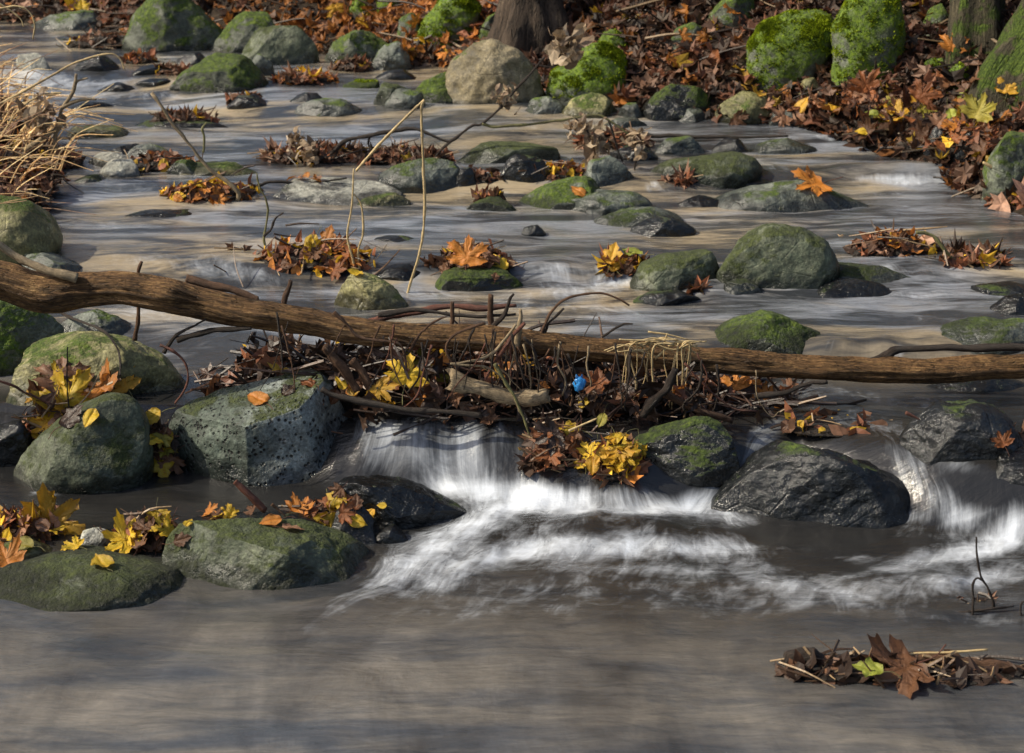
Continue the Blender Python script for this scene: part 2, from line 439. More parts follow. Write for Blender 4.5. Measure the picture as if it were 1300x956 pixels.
def tube(PR, per=6, segs=8, rough=0.0, seed=0, freq=8.0, jag=0.0, wob=0.0):
    """PR: rows x,y,z,r -> verts, quads, along, around (ends capped by a tapering ring)"""
    S = catmull(PR, per)
    C = S[:, :3]; R = np.maximum(S[:, 3], 1e-4)
    if wob > 0:
        g_ = np.concatenate([[0], np.cumsum(np.linalg.norm(np.diff(C, axis=0), axis=1))]) / (R.mean() * 9)
        o_ = np.stack([fbm(np.stack([g_, g_ * 0 + q * 7.1 + seed, g_ * 0], 1), 3, seed + q) for q in range(3)], 1)
        C = C + o_ * (R * wob)[:, None] * sstep(0, 1.0, g_)[:, None]
        R = R * (1 + .22 * fbm(np.stack([g_ * 1.7, g_ * 0 + seed, g_ * 0 + 3], 1), 3, seed + 9))
    T = np.gradient(C, axis=0); T /= np.linalg.norm(T, axis=1)[:, None] + 1e-12
    ref = np.array([0, 0, 1.0]) if abs(T[0][2]) < .9 else np.array([1.0, 0, 0])
    N = np.cross(T[0], ref); N /= np.linalg.norm(N)
    arc = np.concatenate([[0], np.cumsum(np.linalg.norm(np.diff(C, axis=0), axis=1))])
    rows = []; al = []; ar = []
    n = len(C)
    idx = [0] + list(range(n)) + [n - 1]
    for j, i in enumerate(idx):
        N = N - T[i] * (N @ T[i]); N /= np.linalg.norm(N) + 1e-12
        B = np.cross(T[i], N)
        th = np.linspace(0, 2 * math.pi, segs, endpoint=False)
        rr = R[i] * (0.12 if j in (0, len(idx) - 1) else 1.0)
        ring = C[i] + (np.cos(th)[:, None] * N + np.sin(th)[:, None] * B) * rr
        rows.append(ring); al.append(np.full(segs, arc[i])); ar.append(th / (2 * math.pi))
    V = np.concatenate(rows); al = np.concatenate(al); ar = np.concatenate(ar)
    Rv = np.repeat(R[[max(0, min(i, n - 1)) for i in idx]], segs)
    Cv = np.repeat(C[idx], segs, axis=0)
    if rough > 0:
        d = V - Cv; d /= np.linalg.norm(d, axis=1)[:, None] + 1e-9
        V = V + d * (Rv * rough * fbm(V * freq, 4, seed))[:, None]
    if jag > 0:
        d = np.repeat(T[idx], segs, axis=0)
        e = np.zeros(len(V)); e[:2 * segs] = -1; e[-2 * segs:] = 1
        V = V + d * (e * Rv * jag * fbm(V * 60, 2, seed + 3))[:, None]
    m = len(idx)
    q = []
    a = np.arange(segs); b = (a + 1) % segs
    for j in range(m - 1):
        q.append(np.stack([j * segs + a, j * segs + b, (j + 1) * segs + b, (j + 1) * segs + a], 1))
    return V, np.concatenate(q), al, ar

def tube_obj(name, PR, mat, parent=None, label=None, cat=None, group=None, local=True, **kw):
    V, Q, al, ar = tube(PR, **kw)
    o0 = V.mean(0) if local else np.zeros(3)
    me = mesh_np(name, V - o0, Q); fattr(me, 'along', al); fattr(me, 'around', ar)
    o = link(name, me, mat, parent, tuple(o0), label, cat, group)
    return o

# ------------------------------------------------------------------ setting: terrain
def grid(xs, ys, zf):
    X, Y = np.meshgrid(xs, ys)
    Z = zf(X, Y)
    V = np.stack([X.ravel(), Y.ravel(), Z.ravel()], 1)
    nx, ny = len(xs), len(ys)
    i = np.arange(nx * ny).reshape(ny, nx)
    Q = np.stack([i[:-1, :-1].ravel(), i[:-1, 1:].ravel(), i[1:, 1:].ravel(), i[1:, :-1].ravel()], 1)
    return V, Q

def span(parts):
    out = []
    for a, b, n in parts: out.append(np.linspace(a, b, n, endpoint=False))
    out.append(np.array([parts[-1][1]]))
    return np.concatenate(out)

xs = span([(-300, -40, 20), (-40, -8, 40), (-8, -3.2, 60), (-3.2, 3.4, 230), (3.4, 9, 60), (9, 40, 40), (40, 300, 20)])
ys = span([(-60, 0, 20), (0, 4, 50), (4, 11, 240), (11, 18, 70), (18, 50, 40), (50, 400, 25)])
V, Q = grid(xs, ys, terrain)
t = NT('leaf_strewn_soil')
g = t.n('ShaderNodeNewGeometry')
n1 = t.noise(g.outputs['Position'], 3, 8, .65); n2 = t.noise(g.outputs['Position'], 28, 8, .7)
vc = t.n('ShaderNodeTexVoronoi'); t.l(g.outputs['Position'], vc.inputs['Vector']); vc.inputs['Scale'].default_value = 14
hs = t.n('ShaderNodeSeparateColor'); t.l(vc.outputs['Color'], hs.inputs[0])
leafc = t.ramp(hs.outputs[0], [(0, (.05, .025, .014)), (.35, (.14, .06, .025)), (.65, (.26, .11, .035)), (.9, (.38, .19, .05))])
soil = t.ramp(n2, [(.3, (.010, .008, .006)), (.5, (.032, .023, .016)), (.7, (.07, .05, .032))])
sx = t.n('ShaderNodeSeparateXYZ'); t.l(g.outputs['Position'], sx.inputs[0])
far = t.maprange(sx.outputs[2], 1.0, 2.2)
col = t.mix(t.math('MULTIPLY', far, t.maprange(n1, .3, .5)), soil, leafc)
M_SOIL = t.done(t.bsdf(col, .85, t.bump(n2, .8, .03), .2))
ground_o = link('ground', mesh_np('ground', V, Q), M_SOIL, kind='structure', label='leaf strewn earth banks and bed of the stream')

# ------------------------------------------------------------------ rocks
_ico = {}
def ico(s):
    if s not in _ico:
        bm = bmesh.new(); bmesh.ops.create_icosphere(bm, subdivisions=s, radius=1)
        V = np.array([v.co[:] for v in bm.verts]); Fc = np.array([[v.index for v in f.verts] for f in bm.faces])
        bm.free(); _ico[s] = (V, Fc)
    return _ico[s]

ROCKS = []      # (x, y, radius) for the flow lines
ROCKOBJ = {}

def rock(key, label, out, base, mat='grey', depth=0.8, seed=None, cuts=6, rough=1.0, sub=None, group=None, flow=True, name='rock', cat='rock', sink=0.35, sharp=1.0, mossy=0, planes=()):
    """out: silhouette in the picture, left to right; base: picture row where its front meets the water or the ground"""
    out = [(float(a), float(b)) for a, b in out]
    if len(out) == 2:                        # two corners of a box: an uneven dome
        (x0, y0), (x1, y1) = out
        r = random.Random(hash((x0, y0)) & 0xffff)
        w = x1 - x0; p = r.uniform(.35, .65)
        out = [(x0, y1), (x0 + w * .10, y1 - (y1 - y0) * .62), (x0 + w * (p - .15), y0 + (y1 - y0) * .08), (x0 + w * (p + .1), y0), (x0 + w * .88, y1 - (y1 - y0) * .58), (x1, y1)]
    seed = seed if seed is not None else int(out[0][0] * 7 + out[0][1] * 13) & 0xffff
    rg = np.random.default_rng(seed)
    ox = np.array([p[0] for p in out]); oy = np.array([p[1] for p in out])
    x0, x1, y0 = ox.min(), ox.max(), oy.min()
    cxp = (x0 + x1) / 2
    fr = hit(cxp, base)
    wid = (x1 - x0) * np.linalg.norm(fr - CAM) / F
    D = wid * depth / 2
    zb = float(fr[2]); yc = fr[1] + D * .82
    W = np.array([on_y(a, b, yc) for a, b in out])
    top = W[:, 2].max() - zb
    bx = (W[:, 0].min() + W[:, 0].max()) / 2
    zc = zb + top * .22
    # close the outline below the surface
    lowl = [bx + (W[-1, 0] - bx) * .9, bx + (W[0, 0] - bx) * .9]
    zlow = zb - max(top * sink, .04)
    pts = [(p[0], max(p[2], zb - .5)) for p in W] + [(lowl[0], zlow), (bx, zlow - .02), (lowl[1], zlow)]
    pa = np.array([math.atan2(z - zc, x - bx) for x, z in pts]); pr = np.array([math.hypot(z - zc, x - bx) for x, z in pts])
    # polar radius by casting along the outline polygon
    PX = np.array(pts) - np.array([bx, zc])
    A = np.linspace(-math.pi, math.pi, 361)
    dirs2 = np.stack([np.cos(A), np.sin(A)], 1)
    rad = np.full(361, 0.0)
    n = len(PX)
    for i in range(n):
        a = PX[i]; b = PX[(i + 1) % n]; e = b - a
        den = dirs2[:, 0] * e[1] - dirs2[:, 1] * e[0]
        with np.errstate(divide='ignore', invalid='ignore'):
            tt = (a[0] * e[1] - a[1] * e[0]) / den
            ss = (a[0] * dirs2[:, 1] - a[1] * dirs2[:, 0]) / den
        ok = (np.abs(den) > 1e-9) & (tt > 0) & (ss >= -1e-6) & (ss <= 1 + 1e-6)
        rad = np.where(ok, np.maximum(rad, tt), rad)
    rad = np.where(rad <= 0, np.median(rad[rad > 0]), rad)
    kw = 13 if sharp <= 1 else 7
    k = np.ones(kw) / kw; hk = kw // 2
    rad = np.convolve(np.concatenate([rad[-hk - 1:-1], rad, rad[1:hk + 1]]), k, 'valid')
    px_w = x1 - x0
    if sub is None: sub = 7 if px_w > 130 and base > 440 else 6 if px_w > 55 else 5
    U, Fc = ico(sub)
    ang = np.arctan2(U[:, 2], U[:, 0])
    rr = np.interp(ang, A, rad)
    m = np.hypot(U[:, 0], U[:, 2])
    dy = U[:, 1]
    e = 2.5 * sharp if sharp > 1 else 2.3
    q = (np.abs(m) ** e + np.abs(dy) ** e) ** (1 / e)
    m2 = m / q; dy2 = dy / q
    P = np.stack([m2 * rr * np.cos(ang), D * dy2, m2 * rr * np.sin(ang)], 1)
    # flat broken faces
    ext = np.array([wid / 2, D, max(top, .03)])
    for c in range(cuts):
        nrm = np.array([rg.uniform(-.9, .9), rg.uniform(-1, .35) if rg.random() < .75 else rg.uniform(.2, 1), rg.uniform(-.1, .85)])
        nrm /= np.linalg.norm(nrm)
        s = (P / ext) @ nrm
        off = np.quantile(s, rg.uniform(.80, .94))
        over = np.clip(s - off, 0, None)
        P = P - (over * .86)[:, None] * nrm * ext
    for nx_, ny_, nz_, qn in planes:
        nrm = np.array([nx_, ny_, nz_]); nrm = nrm / np.linalg.norm(nrm)
        sl = (P / ext) @ nrm
        over = np.clip(sl - np.quantile(sl, qn), 0, None)
        P = P - (over * .93)[:, None] * nrm * ext
    size = (wid + top * 2) / 3
    nr = P / (np.linalg.norm(P / ext, axis=1)[:, None] + 1e-9) / ext
    nr /= np.linalg.norm(nr, axis=1)[:, None] + 1e-9
    nsd = seed % 97
    d1 = fbm(P / size * 2.2 + nsd, 3, nsd)
    d2 = fbm(P / size * 8 + nsd, 4, nsd + 7, .55)
    ridg = 1 - np.abs(fbm(P / size * 3.7 + 3 + nsd, 3, nsd + 3))
    P = P + nr * (size * rough * (.034 * d1 + .011 * d2 + .016 * (ridg - .7)))[:, None]
    off = np.array([bx, yc, zc])
    P = P + off
    # fit the visible part to the silhouette's extent
    for it in range(4):
        vis = P[:, 2] > np.maximum(zb, level(P[:, 0], P[:, 1]) if flow else zb) - .002
        if vis.sum() < 10: break
        sx_, sy_, dep = project(P[vis])
        dd = float(np.mean(dep))
        tx = (x1 - x0) / max(sx_.max() - sx_.min(), 1e-3)
        c = (P[vis][:, 0].min() + P[vis][:, 0].max()) / 2
        P[:, 0] = (P[:, 0] - c) * min(max(tx, .7), 1.4) + c + (cxp - (sx_.max() + sx_.min()) / 2) * dd / F
        bot = sy_.max()
        sinp = math.sin(PITCH)
        sh = (base - bot) * dd / F / sinp
        P[:, 1] += np.clip(-sh, -.15, .15) * .8
        sx_, sy_, dep = project(P[vis])
        hp = (sy_.max() - y0) / max(sy_.max() - sy_.min(), 1e-3)
        P[:, 2] = (P[:, 2] - zb) * min(max(hp, .75), 1.3) + zb
    lv = level(P[:, 0], P[:, 1])
    hw = P[:, 2] - np.where(chan(P[:, 0], P[:, 1]) < 0.02, lv, zb - 1.0)
    o0 = np.array([P[:, 0].mean(), P[:, 1].mean(), zb])
    me = mesh_np(name, P - o0, Fc)
    fattr(me, 'above_water', hw)
    o = link(name, me, RM[mat], None, tuple(o0), label, cat, group)
    if flow: ROCKS.append((o0[0], o0[1], wid * .5))
    ROCKOBJ[key] = o
    if mossy: moss_cover(o, P - o0, Fc, mossy, hw, seed)
    return o

def moss_cover(o, P, Fc, count, hw, seed):
    rg = np.random.default_rng(seed)
    a, b, c = P[Fc[:, 0]], P[Fc[:, 1]], P[Fc[:, 2]]
    nr = np.cross(b - a, c - a); ar = np.linalg.norm(nr, axis=1); nr /= ar[:, None] + 1e-12
    cen = (a + b + c) / 3
    size = np.ptp(P[:, 0])
    w = ar * sstep(-.15, .55, nr[:, 2] + .45 * fbm(cen / size * 5, 3, seed % 50)) * (hw[Fc[:, 0]] > .02) * np.clip(.30 + 1.2 * fbm(cen / size * 4.5, 4, 4), 0.02, 1)
    pick = rg.choice(len(Fc), count, p=w / w.sum())
    u = rg.random((count, 2)); u = np.where(u.sum(1, keepdims=True) > 1, 1 - u, u)
    p = a[pick] + (b - a)[pick] * u[:, :1] + (c - a)[pick] * u[:, 1:]
    n = nr[pick] + rg.normal(0, .35, (count, 3)); n /= np.linalg.norm(n, axis=1)[:, None]
    t1 = np.cross(n, rg.normal(0, 1, (count, 3))); t1 /= np.linalg.norm(t1, axis=1)[:, None]
    h = rg.uniform(.004, .0095, count)[:, None]; wd = h * .5
    p = p - n * .003
    V = np.stack([p - t1 * wd, p + t1 * wd, p + n * h + t1 * wd * .4, p + n * h - t1 * wd * .4], 1).reshape(-1, 3)
    Q = np.arange(count * 4).reshape(-1, 4)
    clump = np.clip(.5 + .5 * fbm(p * 25, 3, 3), 0, 1)[:, None]
    br = rg.uniform(.5, 1.25, (count, 1))
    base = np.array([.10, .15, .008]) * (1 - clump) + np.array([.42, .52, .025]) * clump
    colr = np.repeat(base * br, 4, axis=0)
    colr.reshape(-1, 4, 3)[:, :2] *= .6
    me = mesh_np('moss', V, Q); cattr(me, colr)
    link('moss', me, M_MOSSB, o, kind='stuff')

#@ROCKS
# ---- foreground stones
rock('fl1', 'dark green stone lowest at the left with one yellow leaf lying on its flank', [(-30, 772), (-5, 738), (38, 712), (105, 700), (160, 697), (196, 714), (220, 752), (233, 772)], 778, 'green', .75)
rock('fl1b', 'small round pale grey cobble wedged among yellow leaves behind the lowest left stone', [(101, 690), (104, 676), (118, 669), (136, 673), (144, 688)], 699, 'pale', .9, sub=6)
rock('fl1c', 'pale lichened stone half hidden behind the lowest left stone', [(-30, 715), (5, 690), (35, 682), (62, 694), (72, 715)], 722, 'lit', .8, sub=6)
rock('fl2b', 'dark wet slab behind the broad green foreground stone', [(205, 688), (232, 657), (300, 648), (375, 650), (408, 664), (423, 694)], 700, 'wet', .45)
rock('fl2', 'broad green foreground stone sloping down to the right into the pool', [(202, 738), (206, 692), (226, 668), (285, 657), (335, 661), (375, 680), (425, 708), (468, 741)], 748, 'green', .6, sharp=1.1)
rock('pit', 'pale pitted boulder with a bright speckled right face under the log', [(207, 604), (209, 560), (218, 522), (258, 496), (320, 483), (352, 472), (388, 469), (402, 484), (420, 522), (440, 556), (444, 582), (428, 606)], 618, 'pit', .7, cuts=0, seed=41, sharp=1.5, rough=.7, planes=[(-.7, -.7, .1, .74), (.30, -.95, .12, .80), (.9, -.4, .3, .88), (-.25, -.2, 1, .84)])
rock('l4', 'smooth dark green stone between the pitted boulder and the left edge', [(16, 620), (28, 588), (60, 550), (100, 516), (140, 498), (170, 505), (188, 530), (194, 570), (196, 606)], 628, 'green', .62, cuts=2, rough=.6)
rock('l5', 'large sunlit boulder crusted with pale lichen beneath the left end of the log', [(8, 515), (30, 470), (70, 430), (110, 420), (170, 428), (206, 450), (230, 485), (238, 508)], 528, 'lit', .7, cuts=5)
rock('l6', 'mossy boulder tucked under the left end of the log', [(-60, 465), (-25, 402), (8, 380), (45, 390), (75, 415), (88, 452)], 478, 'moss', .7)
rock('l6b', 'small black wet stone at the left edge below the orange leaves', [(-25, 582), (0, 542), (25, 533), (42, 556), (50, 582)], 594, 'wet', .7)
rock('l7', 'rounded sunlit yellow boulder on the left bank above the log', [(-80, 335), (-45, 262), (0, 247), (40, 257), (68, 283), (80, 308), (74, 330)], 346, 'lit', .8, cuts=3)
rock('l7b', 'flat grey stone behind the log at the foot of the yellow boulder', [(10, 352), (40, 322), (70, 320), (95, 338), (104, 352)], 358, 'grey', .8)
rock('l7c', 'low grey stone with leaf bits seen below the log on the left', [(70, 420), (85, 398), (115, 392), (145, 402), (168, 424)], 430, 'grey', .7)
rock('fl8', 'black wedge shaped wet rock pointing right into the white water', [(417, 642), (424, 610), (458, 602), (512, 612), (562, 640), (598, 662)], 672, 'wet', .6, cuts=8, seed=77)
rock('fl8b', 'small dark wet stone in front of the wedge shaped rock with yellow leaves', [(415, 686), (428, 648), (448, 635), (470, 660), (484, 684)], 691, 'wet', .8)
rock('fl8c', 'smallest wet cobble beside the tip of the broad green stone', [(474, 686), (482, 670), (496, 665), (512, 678), (518, 687)], 690, 'wet', .8)
rock('c9', 'wet black stone with a mossy crown in midstream below the log', [(797, 604), (818, 566), (850, 545), (884, 528), (914, 544), (938, 574), (943, 594)], 620, 'wetmoss', .7, cuts=9, seed=12)
rock('c10', 'big dark pyramid shaped wet rock splitting the white water on the right', [(902, 652), (928, 620), (960, 590), (1000, 566), (1040, 558), (1080, 570), (1120, 606), (1146, 636), (1157, 656)], 671, 'wet', .72, cuts=9, seed=33)
rock('r11', 'domed wet grey rock on the right with an orange leaf on its side', [(1138, 584), (1158, 542), (1198, 514), (1242, 506), (1276, 526), (1298, 556), (1308, 582)], 596, 'wet', .75, cuts=5)
rock('r11b', 'wet dark stone cut by the right edge beside the domed rock', [(1262, 606), (1275, 578), (1300, 566), (1335, 570), (1350, 606)], 618, 'wet', .8)
# ---- round the log
rock('m12', 'green mossy stone standing just behind the log right of centre', [(903, 442), (928, 412), (963, 393), (1000, 398), (1040, 414), (1054, 440)], 456, 'moss', .75, cuts=7, seed=5)
rock('m13', 'grey stone behind the log near the right edge', [(1186, 442), (1214, 415), (1258, 403), (1315, 402), (1345, 440)], 452, 'grey', .7)
rock('m13b', 'low wet stone under the log near the right edge', [(1170, 492), (1200, 474), (1240, 470), (1285, 480), (1310, 492)], 502, 'wet', .6)
rock('m14', 'large green grey boulder in the middle right of the stream', [(908, 345), (914, 322), (948, 300), (985, 283), (1030, 288), (1056, 305), (1067, 338)], 368, 'green', .75, cuts=4)
rock('m15', 'rounded dark green stone left of the large middle boulder', [(799, 362), (812, 335), (840, 322), (892, 316), (913, 340), (918, 360)], 376, 'green', .8, cuts=4)
rock('m16', 'little dark stone at the foot of the large middle boulder', [(918, 353), (969, 374)], 377, 'grey', .8)
rock('m17', 'flat grey stone leaning right of the large middle boulder', [(1036, 362), (1056, 342), (1090, 332), (1136, 335), (1167, 356)], 364, 'grey', .6)
rock('m17b', 'low dark stone lapped by water in front of the flat grey stone', [(1030, 374), (1056, 358), (1095, 353), (1122, 360), (1134, 374)], 379, 'wet', .6)
rock('m18', 'low wet stone in front of the rounded dark green stone', [(798, 386), (830, 372), (870, 368), (890, 382)], 391, 'wet', .6)
rock('m19', 'triangular greenish stone behind the log under a pile of twigs', [(424, 387), (430, 358), (455, 345), (490, 356), (519, 386)], 394, 'lit', .7)
rock('m20', 'wet leaf covered rock in the little fall beneath the upright orange leaf', [(552, 362), (566, 342), (600, 334), (640, 340), (664, 362)], 370, 'wetmoss', .8)
rock('m20b', 'smooth wet rock the water slides over left of the upright orange leaf', [(472, 352), (490, 336), (520, 334), (538, 352)], 358, 'wet', .7)
rock('m64', 'wet stone with a pale face at the right edge above the log', [(1254, 396), (1275, 378), (1305, 372), (1330, 392)], 402, 'wet', .7)
rock('m64b', 'dark leafy stone at the right edge upstream of the pale faced one', [(1232, 374), (1260, 360), (1300, 357), (1330, 372)], 378, 'wet', .6)
# ---- middle pool
rock('p21', 'long low stone with an orange maple leaf on its back', [(903, 264), (948, 245), (1008, 238), (1058, 228), (1086, 238), (1107, 260)], 270, 'grey', .5, cuts=4)
rock('p22', 'long flat topped green stone in the middle of the upper pool', [(824, 230), (850, 208), (890, 195), (942, 192), (960, 201), (969, 214)], 240, 'green', .6, cuts=4)
rock('p23', 'humped mossy stone in the centre of the stream', [(659, 262), (688, 236), (714, 223), (750, 226), (772, 240)], 269, 'moss', .7)
rock('p24', 'smooth sloping grey stone just in front of the humped mossy stone', [(689, 270), (720, 250), (760, 240), (802, 240), (829, 258)], 274, 'grey', .55, cuts=3)
rock('p25', 'flat blue grey stone overlapped by a darker one in the middle pool', [(754, 280), (790, 265), (832, 262), (858, 272), (868, 284)], 288, 'grey', .55, cuts=3)
rock('p25b', 'dark low stone in front of the flat blue grey one', [(800, 292), (822, 276), (852, 273), (874, 284), (884, 294)], 301, 'wet', .55, cuts=3)
rock('p26', 'small leaf topped stone left of the humped mossy stone', [(591, 248), (656, 268)], 269, 'moss', .8)
rock('p27', 'broad grey stone right of the pale lichened pair', [(479, 228), (498, 208), (528, 200), (570, 204), (592, 226), (598, 240)], 245, 'grey', .65, cuts=4)
rock('p28', 'flat slab topped with twigs in the upper pool', [(580, 204), (586, 184), (620, 179), (680, 180), (708, 186), (712, 202)], 209, 'green', .5, sharp=1.6, cuts=4)
rock('p29', 'dark angular stone leaning below the flat slab', [(630, 230), (648, 204), (664, 195), (688, 205), (698, 226)], 233, 'wet', .6, cuts=8)
rock('p30', 'dark domed stone among dried leaves in the centre', [(737, 232), (750, 205), (775, 197), (796, 214), (806, 234)], 240, 'grey', .7)
rock('p31', 'long pale lichened stone under a dark stick', [(344, 256), (360, 235), (400, 225), (450, 226), (500, 234), (512, 254)], 262, 'pale', .6)
rock('p31b', 'smaller pale lichened stone at the right end of the long one', [(452, 260), (470, 246), (500, 244), (522, 256)], 265, 'lit', .6)
rock('p63', 'dark stone half under leaves right of the broad grey stone', [(574, 233), (584, 214), (598, 212), (606, 232)], 237, 'wet', .8)
rock('p65', 'tiny dark stone just breaking the surface in the middle pool', [(662, 285), (693, 298)], 299, 'wet', .7)
rock('p66', 'low dark stone at the left end of the long low stone', [(858, 262), (870, 249), (905, 247), (926, 258)], 265, 'wet', .6)
rock('p66b', 'barely covered stone rippling the pool below the lichened pair', [(470, 310), (490, 300), (515, 299), (530, 306)], 309, 'wet', .6)
rock('p59', 'flat grey stone with water sliding past near the right bank', [(958, 194), (980, 179), (1005, 175), (1038, 190)], 196, 'grey', .6)
rock('p60', 'flat dark stone upstream of the long flat topped stone', [(832, 194), (850, 177), (875, 172), (896, 192)], 196, 'grey', .6)
rock('p60b', 'dark small stone left of the flat grey stone with sliding water', [(904, 192), (918, 176), (936, 174), (950, 190)], 195, 'wet', .7)
rock('p67', 'submerged dark stone at the drop near the right bank', [(930, 237), (950, 228), (975, 227), (990, 235)], 239, 'wet', .6)
rock('p70', 'dark stone behind the dried leaves right of the flat slab', [(772, 202), (790, 186), (820, 184), (836, 200)], 206, 'wet', .7)
# ---- left middle
rock('q1', 'pale rounded cobble in front of the leafy stones on the left', [(124, 220), (132, 206), (152, 201), (172, 210), (178, 221)], 224, 'pale', .8)
rock('q2', 'pale cobble behind and left of the front left one', [(112, 208), (122, 196), (148, 192), (168, 204)], 212, 'pale', .8)
rock('q3', 'flat dark cobble at the water edge on the left', [(94, 230), (110, 221), (126, 221), (138, 230)], 233, 'grey', .7)
rock('q4', 'low dark stone left of the one carrying a yellow leaf', [(132, 196), (150, 184), (175, 182), (190, 194)], 198, 'wet', .6)
rock('q5', 'dark stone carrying one yellow leaf on the left', [(160, 200), (172, 185), (200, 182), (218, 196)], 201, 'grey', .6)
rock('q6', 'flat green edged stone right of the leafy stones on the left', [(228, 220), (250, 208), (300, 205), (330, 218)], 224, 'lit', .5)
rock('q6b', 'grey stone among brown leaves beside the flat green edged stone', [(212, 220), (224, 203), (242, 202), (262, 218)], 223, 'grey', .7)
rock('q7', 'flat sunlit yellowish stone awash on the left', [(84, 172), (90, 161), (120, 158), (155, 160), (164, 171)], 174, 'lit', .5, sharp=1.5, cuts=2)
rock('q8', 'dark low stone strewn with brown leaves in the upper left pool', [(172, 162), (200, 151), (250, 149), (290, 160)], 164, 'wet', .5)
rock('q9', 'submerged brown stone in the upper left riffle', [(82, 139), (110, 128), (132, 130), (148, 139)], 142, 'wet', .6)
rock('q10', 'barely covered dark stone above the middle left pool', [(158, 272), (190, 266), (225, 265), (248, 271)], 275, 'wet', .5)
# ---- upper left
rock('u33', 'big grey green boulder with a bright moss spot in the upper left', [(215, 114), (232, 88), (272, 66), (308, 69), (332, 92), (342, 113)], 118, 'moss', .7, cuts=4, seed=8)
rock('u34', 'large dark moss topped boulder at the top left of the stream', [(154, 60), (168, 18), (195, -10), (240, -22), (280, -12), (288, 20), (278, 55)], 67, 'moss', .7, cuts=6)
rock('u35', 'rounded green boulder right of the large top left boulder', [(266, 62), (280, 32), (308, 14), (340, 18), (358, 40), (352, 62)], 68, 'moss', .7)
rock('u36', 'double humped green stone behind the big grey green boulder', [(304, 78), (318, 52), (352, 42), (376, 44), (392, 32), (406, 52), (405, 76)], 84, 'green', .6)
rock('u37', 'small grey stone leaning on the big grey green boulder', [(313, 94), (320, 76), (330, 68), (344, 80), (350, 94)], 98, 'grey', .8)
rock('u38', 'low flat dark stone lapped by the upper pool', [(374, 143), (400, 128), (430, 124), (460, 142)], 147, 'grey', .55)
rock('u39', 'bright sunlit stone in the riffle at the far left', [(20, 88), (28, 70), (48, 67), (62, 76), (66, 90)], 94, 'pale', .7)
rock('u40', 'dark rounded stone in the far left riffle', [(94, 88), (108, 73), (134, 70), (152, 86)], 92, 'wet', .7)
rock('u41', 'long dark stone on the far shore at the top left', [(38, 36), (60, 20), (95, 12), (128, 16), (136, 34)], 39, 'grey', .6)
rock('u42', 'small dark stone beside the far riffle', [(168, 92), (182, 82), (200, 81), (218, 92)], 96, 'wet', .7)
rock('u42b', 'little dark stone left of the big grey green boulder', [(170, 110), (190, 100), (208, 99), (220, 110)], 112, 'wet', .7)
rock('u42c', 'low dark stone in the upper left current', [(124, 115), (142, 105), (160, 104), (174, 115)], 118, 'wet', .6)
rock('u42d', 'dark stone touching the left foot of the top left boulder', [(222, 80), (236, 68), (252, 66), (266, 80)], 83, 'wet', .7)
rock('u43', 'small wet stone under a heap of leaves in the upper pool', [(288, 134), (300, 122), (320, 119), (338, 133)], 137, 'wet', .7)
rock('u43b', 'tiny stone with dark leaves right of the upper leaf heap', [(370, 126), (384, 117), (398, 118), (410, 126)], 128, 'wet', .7)
rock('u45', 'dark moss streaked boulder on the far shore left of centre', [(412, 76), (424, 50), (450, 38), (482, 38), (500, 56), (502, 74)], 81, 'moss', .6)
rock('u46', 'rounded blue grey stone in front of the far shore', [(466, 84), (480, 62), (504, 52), (522, 64), (526, 84)], 89, 'grey', .7)
rock('u46b', 'low grey stone in front of the rounded blue grey one', [(476, 100), (490, 89), (515, 88), (530, 99)], 102, 'wet', .6)
rock('u46c', 'dark rock standing on the far bank left of the bright mossy one', [(502, 52), (508, 24), (522, 16), (536, 30), (538, 52)], 56, 'moss', .7)
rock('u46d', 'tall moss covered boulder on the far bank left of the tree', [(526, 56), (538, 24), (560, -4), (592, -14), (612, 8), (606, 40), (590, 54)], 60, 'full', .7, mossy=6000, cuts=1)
rock('u46e', 'mossy rounded stone at the top edge near the orange leaves', [(440, 22), (446, 0), (470, -8), (480, 20)], 25, 'full', .7, mossy=700)
rock('u46f', 'second mossy stone at the top edge beside the first one', [(476, 18), (486, -4), (506, -8), (518, 16)], 22, 'full', .7, mossy=700)
rock('u46g', 'mossy stone leaning against the left foot of the tree', [(604, 50), (618, 22), (634, 12), (646, 26), (650, 50)], 54, 'moss', .7)
rock('u47', 'big smooth tan boulder on the far shore', [(561, 116), (570, 76), (600, 55), (626, 49), (660, 65), (684, 90), (693, 118)], 134, 'tan', .7, cuts=4, seed=15)
rock('u48', 'mossy stone in front of the left side of the tan boulder', [(523, 122), (534, 102), (560, 91), (584, 98), (594, 122)], 132, 'moss', .7)
rock('u49', 'grey stone overlapping its neighbour left of the mossy one', [(488, 132), (502, 116), (520, 112), (536, 124), (540, 134)], 139, 'grey', .7)
rock('u49b', 'grey stone behind the overlapping one left of the mossy one', [(474, 130), (486, 110), (505, 104), (520, 116), (524, 130)], 135, 'green', .7)
rock('u50', 'tiny moss capped stone out in the upper pool', [(435, 108), (448, 101), (466, 101), (482, 109)], 112, 'full', .7, mossy=250)
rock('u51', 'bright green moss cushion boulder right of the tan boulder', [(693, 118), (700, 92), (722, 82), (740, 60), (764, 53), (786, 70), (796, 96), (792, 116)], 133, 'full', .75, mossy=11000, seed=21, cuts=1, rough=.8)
rock('u52', 'grey pointed stone below the bright moss cushion', [(664, 142), (680, 126), (700, 122), (716, 132), (722, 144)], 147, 'grey', .7)
rock('u52b', 'pale topped stone at the waterline below the moss cushion', [(712, 146), (724, 126), (748, 117), (774, 120), (784, 142)], 151, 'lit', .7)
rock('u53', 'dark stone with a moss cap at the foot of the right bank', [(812, 146), (826, 116), (852, 106), (890, 108), (908, 130), (908, 146)], 154, 'wetmoss', .7)
